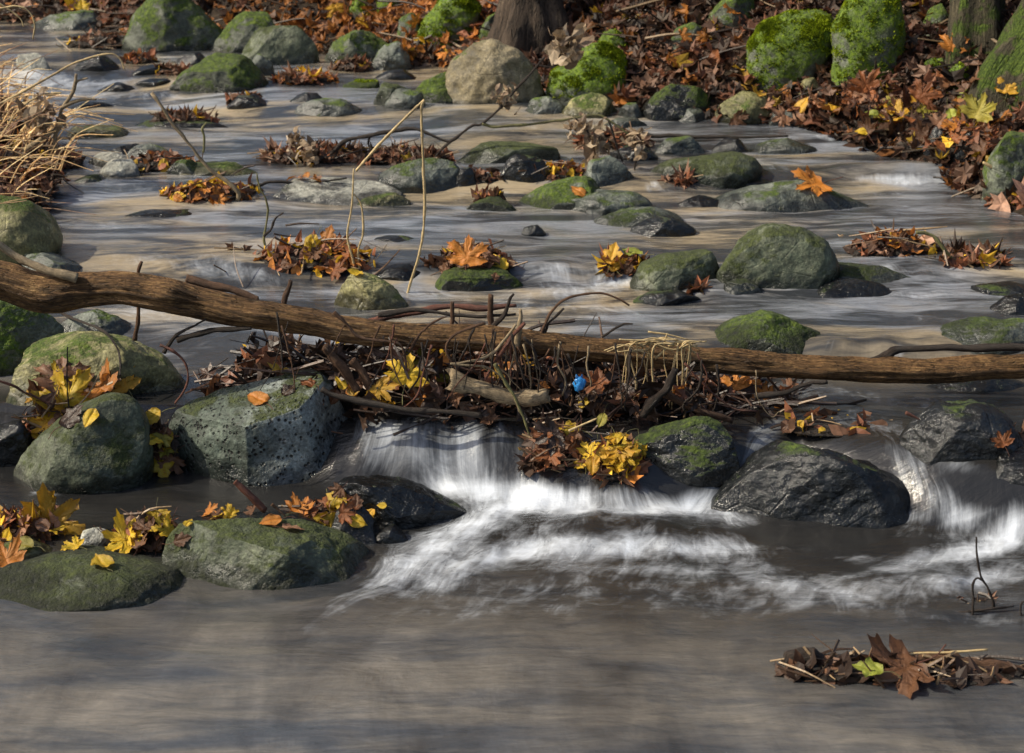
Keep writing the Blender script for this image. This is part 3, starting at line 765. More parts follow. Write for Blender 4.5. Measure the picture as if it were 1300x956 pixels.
rock('u54', 'blue grey cobble in front of the moss capped stone', [(855, 152), (868, 137), (886, 134), (900, 150)], 156, 'grey', .8)
rock('u55', 'smooth stone with an olive top at the right shore', [(903, 152), (914, 128), (944, 115), (970, 120), (981, 140), (978, 152)], 158, 'lit', .7, cuts=3)
rock('u56', 'small round grey cobble right of the olive topped stone', [(976, 158), (984, 143), (1000, 139), (1014, 150), (1017, 158)], 161, 'grey', .8)
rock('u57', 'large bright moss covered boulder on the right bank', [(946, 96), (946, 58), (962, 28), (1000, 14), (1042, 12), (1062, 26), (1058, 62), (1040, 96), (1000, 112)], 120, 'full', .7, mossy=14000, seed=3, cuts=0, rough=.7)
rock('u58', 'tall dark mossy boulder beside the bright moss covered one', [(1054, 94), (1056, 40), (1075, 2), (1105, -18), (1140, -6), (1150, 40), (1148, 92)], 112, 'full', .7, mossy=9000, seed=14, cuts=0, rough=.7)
rock('u61', 'square mossy rock at the right edge with a bare wet base', [(1247, 240), (1248, 192), (1262, 172), (1290, 166), (1330, 170), (1340, 240)], 253, 'moss', .7, sharp=1.5, cuts=3, seed=6)
rock('u62', 'small stone in the water below the pale topped stone', [(766, 160), (780, 150), (802, 149), (822, 160)], 163, 'grey', .6)
rock('u62b', 'grey stone between the pale topped and the moss capped stones', [(784, 146), (794, 131), (808, 130), (818, 146)], 151, 'grey', .7)
rock('u68', 'little mossy stone high in the right bank leaves', [(1196, 112), (1204, 86), (1220, 80), (1232, 92), (1234, 112)], 117, 'full', .8, mossy=800, flow=False)
rock('u68b', 'mossy stone left of the little one high in the right bank', [(1166, 94), (1178, 76), (1196, 72), (1206, 92)], 97, 'full', .8, mossy=600, flow=False)
rock('u68c', 'pale mossy cobble in the leaves below the large moss covered boulder', [(1010, 124), (1018, 103), (1032, 98), (1042, 110), (1042, 124)], 128, 'lit', .8, flow=False)
rock('u69', 'black stone under the right bank leaves', [(1172, 196), (1180, 164), (1196, 154), (1208, 176), (1210, 198)], 203, 'wet', .7, flow=False)
rock('u69b', 'second black stone at the right bank beside a maple leaf', [(1206, 204), (1212, 176), (1226, 166), (1238, 184), (1242, 206)], 210, 'wet', .7, flow=False)
rock('u71', 'dark mossy rock at the top edge between the tree and the right boulder', [(896, 34), (906, -2), (932, -16), (956, -4), (962, 32)], 42, 'moss', .7, flow=False)
rock('u71b', 'shaded mossy stone on the bank behind the moss cushion', [(752, 66), (762, 44), (782, 37), (798, 48), (800, 68)], 74, 'full', .7, mossy=500, flow=False)
rock('u71c', 'dark stone on the bank above the moss capped stone', [(846, 60), (856, 36), (880, 28), (898, 42), (902, 62)], 68, 'moss', .7, flow=False)
rock('u71d', 'grey stone deep in the bank right of the tall dark boulder', [(1168, 40), (1176, 12), (1196, 4), (1210, 20), (1212, 42)], 48, 'moss', .7, flow=False)

# ------------------------------------------------------------------ water
xs = span([(-9, -2.2, 34), (-2.2, 2.2, 400), (2.2, 9, 34)])
yl = [1.0]
while yl[-1] < 15: yl.append(yl[-1] + (0.05 if yl[-1] < 2.2 else min(0.05, 0.0105 * (yl[-1] / 3.2) ** 1.25)))
X, Y = np.meshgrid(xs, np.array(yl))
shape = X.shape
x = X.ravel(); y = Y.ravel()
z = level(x, y)
px, py, _ = project(np.stack([x, y, z], 1))
# stream function bent round the stones
psi = x.copy()
for cx, cy, r in ROCKS:
    r = min(r, .35) * .9
    dx = x - cx; dy = y - cy
    r2 = np.maximum(dx * dx + dy * dy, r * r * .8)
    far = np.exp(-np.clip(np.sqrt(r2) / r - 1, 0, None) * .9)
    psi = psi - r * r * dx / r2 * far
psi = psi + .10 * np.sin(y * 2.3 + 1.0) + .05 * vnoise(np.stack([x * 1.3, y * 1.3, y * 0], 1), 4)

FOAM = [ # px, py, rx, ry, strength, slant
    (480, 552, 50, 24, .40, 0), (550, 556, 60, 24, .30, 0), (620, 562, 40, 24, .22, 0), (520, 590, 80, 20, .30, 0), (600, 596, 50, 16, .24, 0), (560, 618, 40, 9, .55, .1), (625, 625, 75, 14, 1.0, .05), (690, 640, 75, 16, 1.3, .18), (640, 648, 50, 10, .7, -.2),
    (760, 628, 60, 9, .42, 0), (840, 648, 70, 13, .8, 0), (890, 636, 30, 14, .8, -.2), (925, 658, 34, 10, .6, .1), (760, 656, 60, 9, .42, .1),
    (590, 672, 60, 12, .85, -.3), (545, 702, 60, 14, .75, -.4), (500, 735, 50, 12, .42, -.45), (450, 762, 50, 10, .26, -.4), (610, 712, 70, 14, .66, -.2), (560, 740, 60, 12, .34, -.3), (680, 702, 70, 9, .75, 0), (770, 699, 80, 8, .62, 0), (860, 698, 80, 9, .7, 0), (930, 694, 40, 9, .5, .1), (960, 716, 40, 8, .36, .25), (740, 722, 120, 9, .24, 0), (850, 726, 120, 10, .22, 0), (980, 740, 70, 10, .24, .2),
    (1165, 612, 40, 24, .34, .8), (1190, 640, 40, 16, .34, .5), (1150, 658, 40, 7, .42, 0), (1235, 655, 40, 9, .55, -.2), (1285, 668, 36, 18, 1.1, -.4), (1255, 695, 60, 14, .8, -.3), (1190, 705, 60, 9, .42, -.2), (1130, 725, 60, 9, .32, -.25), (1270, 728, 60, 12, .42, -.25), (1200, 745, 70, 10, .28, -.2),
    (1080, 708, 24, 7, .42, 0), (1090, 760, 90, 10, .20, -.2), (1210, 598, 60, 12, .36, .2), (1110, 545, 70, 14, .28, .2), (960, 572, 30, 22, .36, -.7), (1000, 545, 50, 10, .26, 0), (1040, 500, 90, 16, .34, .1), (1200, 515, 80, 10, .24, 0), (1125, 456, 34, 9, .50, -.4), (1075, 446, 30, 8, .34, 0),
    (720, 343, 34, 10, .46, 0), (775, 344, 26, 10, .40, 0), (760, 361, 60, 7, .66, 0), (700, 372, 100, 7, .40, 0), (720, 392, 110, 8, .26, 0), (540, 372, 60, 7, .42, 0), (520, 345, 20, 11, .46, 0), (640, 385, 60, 6, .26, 0), (300, 348, 90, 11, .38, .1), (280, 372, 80, 7, .28, 0), (330, 415, 70, 8, .36, 0), (200, 330, 80, 8, .28, 0), (165, 395, 40, 8, .3, 0), (230, 400, 70, 9, .36, .1),
    (1130, 345, 70, 8, .34, .1), (1240, 332, 70, 7, .40, .15), (1150, 375, 90, 6, .28, 0), (1200, 405, 80, 6, .28, 0), (1180, 231, 66, 5, .75, 0), (1120, 228, 36, 4, .55, 0), (1110, 245, 90, 7, .22, 0), (970, 213, 40, 6, .34, .1), (1050, 174, 20, 4, .8, 0), (830, 236, 9, 5, .9, 0), (845, 243, 40, 4, .3, 0),
    (45, 98, 45, 8, .8, 0), (30, 112, 60, 6, .5, 0), (130, 104, 80, 7, .42, 0), (120, 122, 120, 6, .30, 0), (210, 76, 22, 6, .5, 0), (260, 125, 90, 6, .22, 0), (60, 50, 60, 8, .30, 0), (330, 112, 70, 6, .25, 0), (440, 140, 70, 5, .22, 0), (620, 205, 40, 4, .3, 0), (620, 245, 60, 5, .22, 0), (420, 205, 60, 6, .2, 0), (720, 215, 40, 4, .3, 0),
    (590, 700, 150, 44, .24, -.1), (860, 700, 150, 34, .20, 0), (1215, 690, 110, 50, .22, -.1), (700, 650, 120, 26, .2, 0), (560, 575, 130, 40, .16, 0),
    (850, 745, 240, 24, .19, 0), (1150, 755, 150, 30, .18, 0), (600, 775, 170, 20, .16, -.1), (1000, 770, 160, 24, .13, 0), (750, 780, 180, 20, .12, 0),
    (50, 629, 26, 3, .5, 0), (200, 622, 60, 3, .2, 0), (190, 240, 110, 10, .22, 0), (150, 285, 90, 10, .26, 0), (650, 162, 100, 6, .2, 0), (870, 400, 120, 9, .24, 0), (330, 800, 140, 9, .10, 0), (150, 830, 140, 10, .12, 0), (1250, 790, 80, 10, .24, 0)]
foam = np.zeros_like(x)
for fx, fy, rx, ry, s, sl in FOAM:
    dx = (px - fx); dy = (py - fy) - sl * dx
    foam = foam + s * np.exp(-((dx / rx) ** 2 + (dy / ry) ** 2))
foam = 1 - np.exp(-foam * .92)
# little rim of froth where stones part the current
# surface relief: soft long-exposure swells, folds over hidden stones, tumbling below the falls
zz = z.copy()
P3 = np.stack([x * 2.2, y * 5.0, 0 * x], 1)
pool = fbm(P3, 3, 2)
zz += .0055 * pool
zz += .0030 * fbm(np.stack([x * 9, y * 14, 0 * x], 1), 2, 8)
zz += foam * .016 * fbm(np.stack([psi * 8, y * 4.5, 0 * x], 1), 3, 12)
for bx, by, rx, ry, h in [(790, 676, 130, 20, .030), (625, 566, 34, 26, .026), (535, 570, 44, 30, .030), (680, 592, 28, 24, .018), (465, 578, 30, 30, .016), (1205, 610, 50, 40, .018), (1130, 560, 40, 30, .014), (1250, 560, 30, 30, .01),
                          (1000, 556, 50, 20, .012), (1090, 530, 60, 12, .012), (1060, 440, 30, 12, .015), (1120, 436, 24, 12, .012), (1180, 424, 40, 10, .012), (700, 350, 26, 16, .018), (780, 352, 22, 16, .014), (830, 375, 60, 10, .008), (300, 335, 60, 12, .015), (330, 430, 50, 8, .01), (1150, 332, 60, 10, .014), (1200, 350, 60, 8, .01), (1140, 212, 40, 7, .014), (1080, 213, 30, 6, .012), (1200, 216, 40, 7, .012), (970, 207, 40, 6, .012),
                          (250, 250, 60, 8, .008), (110, 140, 60, 7, .014), (230, 105, 50, 7, .010), (40, 90, 40, 8, .014), (560, 725, 60, 14, .010), (700, 730, 90, 10, .009), (900, 745, 100, 14, .010), (1150, 745, 100, 14, .010), (480, 765, 120, 12, .008), (300, 345, 90, 12, .008), (1000, 410, 90, 12, .008), (230, 640, 40, 8, .006)]:
    zz += h * np.exp(-(((px - bx) / rx) ** 2 + ((py - by) / ry) ** 2))
nx, ny = len(xs), len(yl)
i = np.arange(nx * ny).reshape(ny, nx)
Qw = np.stack([i[:-1, :-1].ravel(), i[:-1, 1:].ravel(), i[1:, 1:].ravel(), i[1:, :-1].ravel()], 1)
me = mesh_np('stream_water', np.stack([x, y, zz], 1), Qw)
pn = vnoise(np.stack([x * 1.5, y * 3, 0 * x], 1), 6)
silt_sheen = np.clip(.9 * sstep(-.05, .75, 3.62 - y - .12 * np.sin(x * 2)) + .75 * sstep(4.15, 4.5, y) + .10 * pn, .05, 1)  # tan silt in the foreground; upstream it lets the painted sheen show
slope = (level(x, y + .02) - level(x, y - .02)) / .04
fattr(me, 'fall', sstep(.10, .45, slope))
fattr(me, 'foam', foam); fattr(me, 'flow', psi); fattr(me, 'silt_sheen', silt_sheen)
painted_sheen = np.clip(sstep(4.2, 4.6, y) * (.9 + .25 * pn), 0, 1)  # where reflected light is painted into the water colour upstream
fattr(me, 'painted_sheen', painted_sheen)
t = NT('stream_water')
g = t.n('ShaderNodeNewGeometry')
sp = t.n('ShaderNodeSeparateXYZ'); t.l(g.outputs['Position'], sp.inputs[0])
fl = t.attr('flow'); fo = t.attr('foam')
def flowvec(a, b):
    cx = t.n('ShaderNodeCombineXYZ')
    t.l(t.math('MULTIPLY', fl, a), cx.inputs[0]); t.l(t.math('MULTIPLY', sp.outputs[1], b), cx.inputs[1])
    return cx.outputs[0]
s1 = t.noise(flowvec(24, 3.2), 1.0, 6, .62, .7)
s2 = t.noise(flowvec(90, 7), 1.0, 5, .62, .4)
s3 = t.noise(flowvec(5, 2.2), 1.0, 5, .6, .6)
def worldvec(a, b):
    cx = t.n('ShaderNodeCombineXYZ')
    t.l(t.math('MULTIPLY', sp.outputs[0], a), cx.inputs[0]); t.l(t.math('MULTIPLY', sp.outputs[1], b), cx.inputs[1])
    return cx.outputs[0]
w1 = t.noise(worldvec(3.5, 9), 1.0, 6, .62, .7)
w2 = t.noise(worldvec(14, 34), 1.0, 6, .62, .4)
w3 = t.noise(worldvec(6, 30), 1.0, 8, .62, 1.2)
w4 = t.noise(worldvec(32, 110), 1.0, 5, .6, .8)
w5 = t.noise(worldvec(2.0, 7), 1.0, 4, .5, .8)
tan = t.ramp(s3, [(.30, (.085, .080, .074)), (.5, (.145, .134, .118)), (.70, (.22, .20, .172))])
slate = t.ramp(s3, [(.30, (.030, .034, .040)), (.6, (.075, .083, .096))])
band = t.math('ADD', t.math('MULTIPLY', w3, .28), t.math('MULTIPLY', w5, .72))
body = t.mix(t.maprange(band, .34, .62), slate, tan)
sheen_col = t.mix(t.maprange(t.noise(worldvec(1.1, 2.6), 1.0, 4, .6, .6), .42, .60), (.33, .36, .41), (.48, .39, .255))  # silver and gold reflections of sky and trees, painted as body colour
upstream = t.mix(t.maprange(band, .42, .60), (.040, .045, .052), sheen_col)
body = t.mix(t.attr('painted_sheen'), body, upstream)
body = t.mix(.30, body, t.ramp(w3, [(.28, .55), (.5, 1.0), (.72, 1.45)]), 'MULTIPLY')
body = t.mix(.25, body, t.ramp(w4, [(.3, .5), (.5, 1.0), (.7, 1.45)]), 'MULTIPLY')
body = t.mix(t.attr('silt_sheen'), (.014, .014, .014), body)
c1 = t.noise(flowvec(9, 5.5), 1.0, 7, .60, 1.0)
c2 = t.noise(worldvec(16, 20), 1.0, 6, .58, .8)
st = t.math('ADD', t.math('MULTIPLY', s1, .60), t.math('MULTIPLY', s2, .40))
fall = t.attr('fall')
c3 = t.noise(flowvec(16, 9), 1.0, 7, .62, 2.2)
cloud = t.math('ADD', t.math('MULTIPLY', c1, .38), t.math('ADD', t.math('MULTIPLY', c2, .22), t.math('ADD', t.math('MULTIPLY', c3, .28), t.math('MULTIPLY', w3, .12))))
strand = t.math('ADD', t.math('MULTIPLY', st, .36), t.math('ADD', t.math('MULTIPLY', c1, .42), t.math('MULTIPLY', s3, .22)))
mxs = t.n('ShaderNodeMix', data_type='FLOAT'); t.l(t.math('ADD', t.math('MULTIPLY', fall, .85), .10), mxs.inputs[0]); t.l(cloud, mxs.inputs[2]); t.l(strand, mxs.inputs[3])
sw = mxs.outputs[0]
fm = t.math('ADD', fo, t.math('MULTIPLY', t.math('SUBTRACT', sw, .5), 2.3))
fm = t.math('MULTIPLY', t.maprange(fm, .10, 1.12), t.maprange(fo, .02, .20))
colw = t.mix(fm, body, (.81, .87, .95))
rw = t.math('ADD', t.math('MULTIPLY', fm, .45), t.math('ADD', .0, t.math('MULTIPLY', w1, .22)))
h = t.math('ADD', t.math('MULTIPLY', w1, .6), t.math('ADD', t.math('MULTIPLY', w2, .2), t.math('MULTIPLY', w3, .2)))
nb = t.bump(h, .55, .022)
nb = t.bump(st, .16, .010, nb)
M_WATER = t.done(t.bsdf(colw, rw, nb, .5, IOR=1.5))
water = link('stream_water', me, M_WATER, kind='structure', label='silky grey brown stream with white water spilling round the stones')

#@REST
# ------------------------------------------------------------------ the fallen log
YL = hit(640, 512, True)[1]
LOGP = [(-260, 322, 24), (-140, 338, 23), (-60, 350, 22), (0, 357, 21), (50, 371, 22), (100, 369, 20), (150, 367, 20), (200, 374, 21), (260, 385, 20), (310, 395, 17), (380, 405, 16.5), (440, 417, 16.5), (520, 426, 15.5), (600, 430, 14.5), (700, 438, 13.5), (780, 446, 14), (860, 456, 15), (940, 461, 15), (1030, 467, 15), (1165, 472, 15.5), (1240, 468, 15), (1300, 465, 15.5), (1380, 463, 15), (1500, 466, 14.5), (1640, 462, 13.5)]
def logY(px): return YL - .06 + .10 * (px - 650) / 1300
PR = []
for a, b, r in LOGP:
    p = on_y(a, b, logY(a)); PR.append([*p, r * np.linalg.norm(p - CAM) / F])
V, Q, al, ar = tube(PR, per=26, segs=48)
C0 = V.mean(0)
# ridged bark and knots
S = catmull(PR, 26); Cc = np.repeat(S[[0] + list(range(len(S))) + [len(S) - 1]][:, :3], 48, axis=0)
d = V - Cc; rr = np.linalg.norm(d, axis=1); d /= rr[:, None] + 1e-9
uv = np.stack([al * 5, np.cos(ar * 6.283) * 1.6, np.sin(ar * 6.283) * 1.6], 1)
disp = .0085 * vnoise(uv * np.array([.5, .35, .35]) * 1.6, 71) + .0042 * fbm(uv * 1.6, 4, 31) + .0030 * (1 - np.abs(fbm(uv * np.array([.8, 2.6, 2.6]), 3, 44)) * 2)
for kx, ky, kr, kh in [(250, 378, 26, -.012), (215, 368, 20, .010), (70, 378, 24, .010), (640, 434, 18, .008), (330, 388, 14, .007), (900, 470, 20, -.006), (1050, 462, 16, .006)]:
    kp = on_y(kx, ky, logY(kx) - .03)
    disp += kh * np.exp(-(np.linalg.norm(V - kp, axis=1) / (kr * 4.3 / F)) ** 2)
V = V + d * disp[:, None]
me = mesh_np('fallen_log', V - C0, Q); fattr(me, 'along', al); fattr(me, 'around', ar)
LOG = link('fallen_log', me, BM['log'], None, tuple(C0), 'long crooked brown fallen log lying right across the stream', 'log')

# ------------------------------------------------------------------ the dam of drift wood under the log (uncountable body)
def tangle(nst, boxf, rmin, rmax, lmin, lmax, seed, flat=.35, curl=.25, seg=4):
    rg = np.random.default_rng(seed)
    Vs, Qs, n0 = [], [], 0
    for k in range(nst):
        p = boxf(rg)
        th = rg.uniform(0, math.pi * 2); el = rg.normal(0, flat)
        dv = np.array([math.cos(th) * math.cos(el), math.sin(th) * math.cos(el) * .6, math.sin(el)])
        ln = rg.uniform(lmin, lmax); r = rg.uniform(rmin, rmax)
        b = rg.normal(0, curl, 3) * ln
        pts = [[*(p - dv * ln / 2), r], [*(p + b * .3), r * .9], [*(p + dv * ln / 2 + b * .2), r * .5]]
        v, q, _, _ = tube(pts, per=seg, segs=4)
        Vs.append(v); Qs.append(q + n0); n0 += len(v)
    return Vs, Qs

def leaf_batch(P, N, size, seed, kind='maple', curl=.35):
    """a batch of low-detail curled leaves: positions, facing, sizes"""
    rg = np.random.default_rng(seed)
    if kind == 'maple':
        half = [(0, 1.0), (.16, .72), (.30, .60), (.66, .68), (.46, .36), (.60, .14), (.22, .06)]
    else:
        half = [(0, 1.0), (.22, .72), (.32, .42), (.24, .12), (.06, .0)]
    o = half + [(-a, b) for a, b in reversed(half) if a > 0]
    o = np.array([(0, .36)] + o + [])
    m = len(o); ring = np.arange(1, m)
    T = np.stack([np.zeros(m - 1, int), ring, np.roll(ring, -1)], 1)
    n = len(P)
    N = N / (np.linalg.norm(N, axis=1)[:, None] + 1e-9)
    t1 = np.cross(N, rg.normal(0, 1, (n, 3))); t1 /= np.linalg.norm(t1, axis=1)[:, None]
    t2 = np.cross(N, t1)
    r2 = (o[:, 0] ** 2 + (o[:, 1] - .36) ** 2)
    k = rg.normal(0, curl, (n, 1)) + .15; k2 = rg.normal(0, curl, (n, 1))
    jit = rg.normal(0, .07, (n, m))
    Z = k * r2[None] + k2 * (o[:, 0] * (o[:, 1] - .3))[None] + jit * (np.arange(m) > 0)
    sx = rg.uniform(.7, 1.05, (n, 1))
    V = P[:, None] + size[:, None, None] * ((o[None, :, 0] * sx)[..., None] * t1[:, None] + (o[None, :, 1, ] - .36)[..., None] * t2[:, None] + Z[..., None] * N[:, None])
    F3 = (T[None] + (np.arange(n) * m)[:, None, None]).reshape(-1, 3)
    return V.reshape(-1, 3), F3, m

PAL = {'rust': (.22, .085, .042), 'orange': (.42, .16, .035), 'brown': (.13, .066, .038), 'dark': (.04, .022, .014), 'yellow': (.58, .36, .03), 'pink': (.33, .19, .125), 'olive': (.25, .22, .05), 'grey': (.16, .12, .09), 'paleyellow': (.72, .56, .24)}
def pick_cols(n, weights, seed, m):
    rg = np.random.default_rng(seed)
    ks = list(weights); w = np.array([weights[k] for k in ks], float); w /= w.sum()
    c = np.array([PAL[k] for k in ks])[rg.choice(len(ks), n, p=w)] * rg.uniform(.55, 1.25, (n, 1))
    return np.repeat(c, m, axis=0)

zl1 = L[1]
def dambox(rg):
    while True:
        px = rg.uniform(262, 1010)
        a = hit_cache(px); Y = logY(px) + np.clip(rg.normal(.05, .07), -.09, .25)
        lt = a[1] - .012
        e = 1 - abs((px - 640) / 380) ** 4
        if px < 450: Y += .10 * (450 - px) / 100
        if rg.random() > .35 + .65 * max(e, 0): continue
        z = rg.uniform(zl1 - .02, max(lt * e + zl1 * (1 - e), zl1 + .01))
        return np.array([a[0] * Y / a[2], Y, z])
_hc = {}
_lx = np.array([p[0] for p in LOGP]); _ly = np.array([p[1] + p[2] for p in LOGP])
def hit_cache(px):
    k = int(px / 8)
    if k not in _hc:
        p = on_y(px, np.interp(px, _lx, _ly), logY(px)); _hc[k] = (p[0], p[2], p[1])
    return _hc[k]
# dark sodden core
n = 150; cs = 22
pxs = np.linspace(300, 982, n)
rows = []
for px in pxs:
    a = hit_cache(px)
    e = max(0, 1 - abs((px - 640) / 345) ** 3.0)
    hgt = max((a[1] - zl1 - .035) * e * .85, -.02)
    th = np.linspace(0, math.pi, cs)
    Yc = logY(px) + .065 + (.09 * (450 - px) / 100 if px < 450 else 0)
    for q in th:
        yy = Yc - math.cos(q) * .115 * (.45 + .55 * e)
        rows.append((a[0] * yy / a[2], yy, zl1 - .03 + (hgt + .03) * math.sin(q) ** .8))
V = np.array(rows)
V += (fbm(V * 14, 4, 3) * .022)[:, None] * np.array([.4, .9, 1.0]) * 1.0
i = np.arange(n * cs).reshape(n, cs)
Qd = np.stack([i[:-1, :-1].ravel(), i[:-1, 1:].ravel(), i[1:, 1:].ravel(), i[1:, :-1].ravel()], 1)
t = NT('sodden_debris')
g = t.n('ShaderNodeNewGeometry')
nn = t.noise(g.outputs['Position'], 40, 8, .7); vo = t.voro(g.outputs['Position'], 45)
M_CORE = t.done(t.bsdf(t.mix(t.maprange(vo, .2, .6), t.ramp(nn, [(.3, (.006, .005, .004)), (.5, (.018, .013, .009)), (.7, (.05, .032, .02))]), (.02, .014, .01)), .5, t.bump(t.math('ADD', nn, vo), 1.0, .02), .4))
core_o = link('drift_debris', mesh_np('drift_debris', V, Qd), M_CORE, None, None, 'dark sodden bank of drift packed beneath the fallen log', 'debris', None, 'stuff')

def add_batch(name, Vs, Qs, cols, mat, label, cat, parent=None):
    V = np.concatenate(Vs); Fq = np.concatenate(Qs)
    me = mesh_np(name, V, Fq, smooth=False); cattr(me, np.concatenate(cols))
    return link(name, me, mat, parent, None, label, cat, None, 'stuff')

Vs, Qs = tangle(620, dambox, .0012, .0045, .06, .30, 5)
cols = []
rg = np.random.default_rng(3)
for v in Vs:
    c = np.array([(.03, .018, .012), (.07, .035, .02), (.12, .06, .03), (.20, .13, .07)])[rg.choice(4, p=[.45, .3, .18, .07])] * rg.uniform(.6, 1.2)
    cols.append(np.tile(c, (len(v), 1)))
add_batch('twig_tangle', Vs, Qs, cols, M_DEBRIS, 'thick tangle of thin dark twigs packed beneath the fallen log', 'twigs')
P = np.array([dambox(rg) for k in range(620)]); P[:, 1] -= .04 * rg.random(len(P))
N = rg.normal(0, 1, P.shape) + np.array([0, -.8, .4])
V, F3, m = leaf_batch(P, N, rg.uniform(.025, .06, len(P)), 4, 'maple')
add_batch('leaf_debris', [V], [F3], [pick_cols(len(P), {'dark': 5, 'brown': 3.5, 'rust': 1.2, 'yellow': .25, 'orange': .3}, 6, m)], M_DEBRIS, 'wet brown leaves caught in the drift beneath the log', 'leaf debris')

# ------------------------------------------------------------------ leaf heaps on water and stones
HEAPS = []
def heap(px, base, rx, h, weights, label, nl=160, nt=30, ls=(.03, .06), seed=0, dep=.6, core=True, lift=0.0):
    h = h * .72; nl = int(nl * .7)
    """a low heap of leaves and twigs; rx and h in picture units"""
    p = hit(px, base); s = np.linalg.norm(p - CAM) / F
    R = rx * s; H = h * s; D = R * dep
    c = np.array([p[0], p[1] + D * .8, p[2] + lift])
    rg = np.random.default_rng(seed + int(px))
    Vs, Fs, cs_ = [], [], []
    # core
    U, Fc = ico(4)
    q = U * np.array([R * .92, D * .92, H * .8]); q[:, 2] = np.where(q[:, 2] < 0, q[:, 2] * .4, q[:, 2])
    q = q * (1 + .22 * fbm(U * 2.5 + px, 4, 3))[:, None] + c
    o = link('leaf_heap', mesh_np('leaf_heap', q - c, Fc), M_CORE, None, tuple(c), label, 'leaf heap', None, 'stuff')
    th = rg.uniform(0, 2 * math.pi, nl); ph = np.arccos(rg.uniform(0, 1, nl))
    dv = np.stack([np.cos(th) * np.sin(ph), np.sin(th) * np.sin(ph), np.cos(ph)], 1)
    P = dv * np.array([R, D, H]) * rg.uniform(.75, 1.08, (nl, 1)); P[:, 2] = np.maximum(P[:, 2], .004)
    N = dv + rg.normal(0, .55, dv.shape) + np.array([0, 0, .4])
    V, F3, m = leaf_batch(P, N, rg.uniform(*ls, nl), seed + 1, 'maple' if rg.random() < .45 else 'ovate', .75)
    me = mesh_np('leaves', V, F3, False); cattr(me, pick_cols(nl, weights, seed + 2, m))
    link('leaves', me, M_LITTER, o, kind='stuff')
    if nt:
        Vs, Qs = tangle(nt, lambda r: np.array([r.normal(0, R * .5), r.normal(0, D * .5), abs(r.normal(0, H * .6))]), .0012, .0035, R * .4, R * 1.3, seed + 3, .3, .2, 3)
        me = mesh_np('twigs', np.concatenate(Vs), np.concatenate(Qs), False)
        cattr(me, np.concatenate([np.tile(np.array([(.04, .025, .015), (.12, .065, .03), (.28, .19, .1)])[rg.choice(3)], (len(v), 1)) for v in Vs]))
        link('twigs', me, M_DEBRIS, o, kind='stuff')
    return o

WB = {'dark': 3, 'brown': 4, 'rust': 2, 'pink': .6, 'yellow': .3}
WD = {'dark': 6, 'brown': 2}
WY = {'dark': 1, 'brown': 2.5, 'rust': 2, 'orange': 1.2, 'yellow': 2.2}
WR = {'brown': 2.5, 'rust': 3, 'orange': 1.2, 'pink': 1, 'yellow': .8, 'dark': 1}
heap(395, 345, 78, 34, WY, 'wide heap of sticks and leaves snagged behind the log left of centre', 260, 70, seed=1)
heap(600, 352, 52, 30, WB, 'leaf heap on the wet rock carrying the upright orange leaf', 150, 24, seed=2, lift=.02)
heap(265, 256, 62, 22, WY, 'long drift of leaves at the foot of the leaning stick', 240, 30, seed=3)
heap(395, 206, 62, 15, WB, 'brown drift of leaves and twigs beside the dried leaf cluster on the upper left', 260, 60, seed=4)
heap(200, 216, 45, 22, WR, 'rusty leaf heap among the pale cobbles on the left', 160, 16, seed=5)
heap(505, 208, 62, 16, WB, 'brown leaf drift behind the broad grey stone', 220, 50, seed=6)
heap(705, 228, 42, 20, WY, 'leaf heap wedged by the dark angular stone', 150, 20, seed=7)
heap(610, 232, 28, 18, WB, 'small dark leaf heap right of the broad grey stone', 90, 10, seed=8)
heap(790, 350, 30, 26, WY, 'yellow and brown leaves banked against the rounded dark green stone', 120, 14, seed=9)
heap(1140, 328, 55, 36, WR, 'rusty leaf clump with a curved root right of the large boulder', 170, 26, seed=10)
heap(1230, 338, 60, 16, WB, 'low brown drift breaking the current near the right bank', 110, 24, seed=11)
heap(860, 236, 22, 12, WB, 'scrap of dark leaves by the long flat topped stone', 40, 10, seed=12)
heap(310, 132, 22, 14, WB, 'leaf heap on the small wet stone in the upper pool', 90, 6, seed=13)
heap(130, 62, 50, 22, WB, 'dark heap of branches and leaves at the far shore on the left', 140, 60, seed=14)
heap(178, 80, 20, 14, WR, 'rusty leaves at the foot of the top left boulder', 70, 8, seed=15)
heap(215, 96, 22, 14, WB, 'brown leaves between the far riffle and the grey green boulder', 70, 8, seed=16)
heap(385, 108, 40, 18, WR, 'leaf heap beside the small grey leaning stone', 120, 16, seed=17)
heap(445, 90, 26, 14, WB, 'dark leaf scraps in front of the moss streaked boulder', 80, 10, seed=18)
heap(230, 160, 40, 11, WB, 'brown leaves lying on the dark low stone', 90, 10, seed=19, lift=.01)
heap(885, 372, 10, 8, WB, 'leaf scrap beside the little dark stone', 14, 2, seed=20)
heap(15, 690, 50, 34, WY, 'yellow leaf heap behind the lowest left stone', 120, 20, (.035, .06), seed=21)
heap(185, 700, 42, 46, WB, 'dark leaf heap wedged between the two lowest green stones', 140, 24, (.03, .055), seed=22)
heap(400, 668, 40, 26, WB, 'dark leaves caught behind the small dark wet stone', 90, 16, (.03, .05), seed=23)
heap(85, 560, 70, 62, WB, 'heap of wet dark leaves left of the smooth dark green stone', 170, 30, (.035, .06), seed=24)
heap(202, 600, 13, 76, WB, 'dark leaves filling the gap beside the pitted boulder', 90, 16, (.03, .05), seed=25)
heap(705, 598, 44, 62, WB, 'dark leaves piled on the lip of the fall beneath the log', 170, 50, (.03, .055), seed=26, dep=.8)
heap(785, 606, 34, 50, WY, 'heap of yellow leaves beside the wet black mossy stone', 120, 20, (.03, .055), seed=27, dep=.8)
heap(1060, 552, 60, 10, WY, 'blurred leaves just under the current right of centre', 50, 8, seed=28)
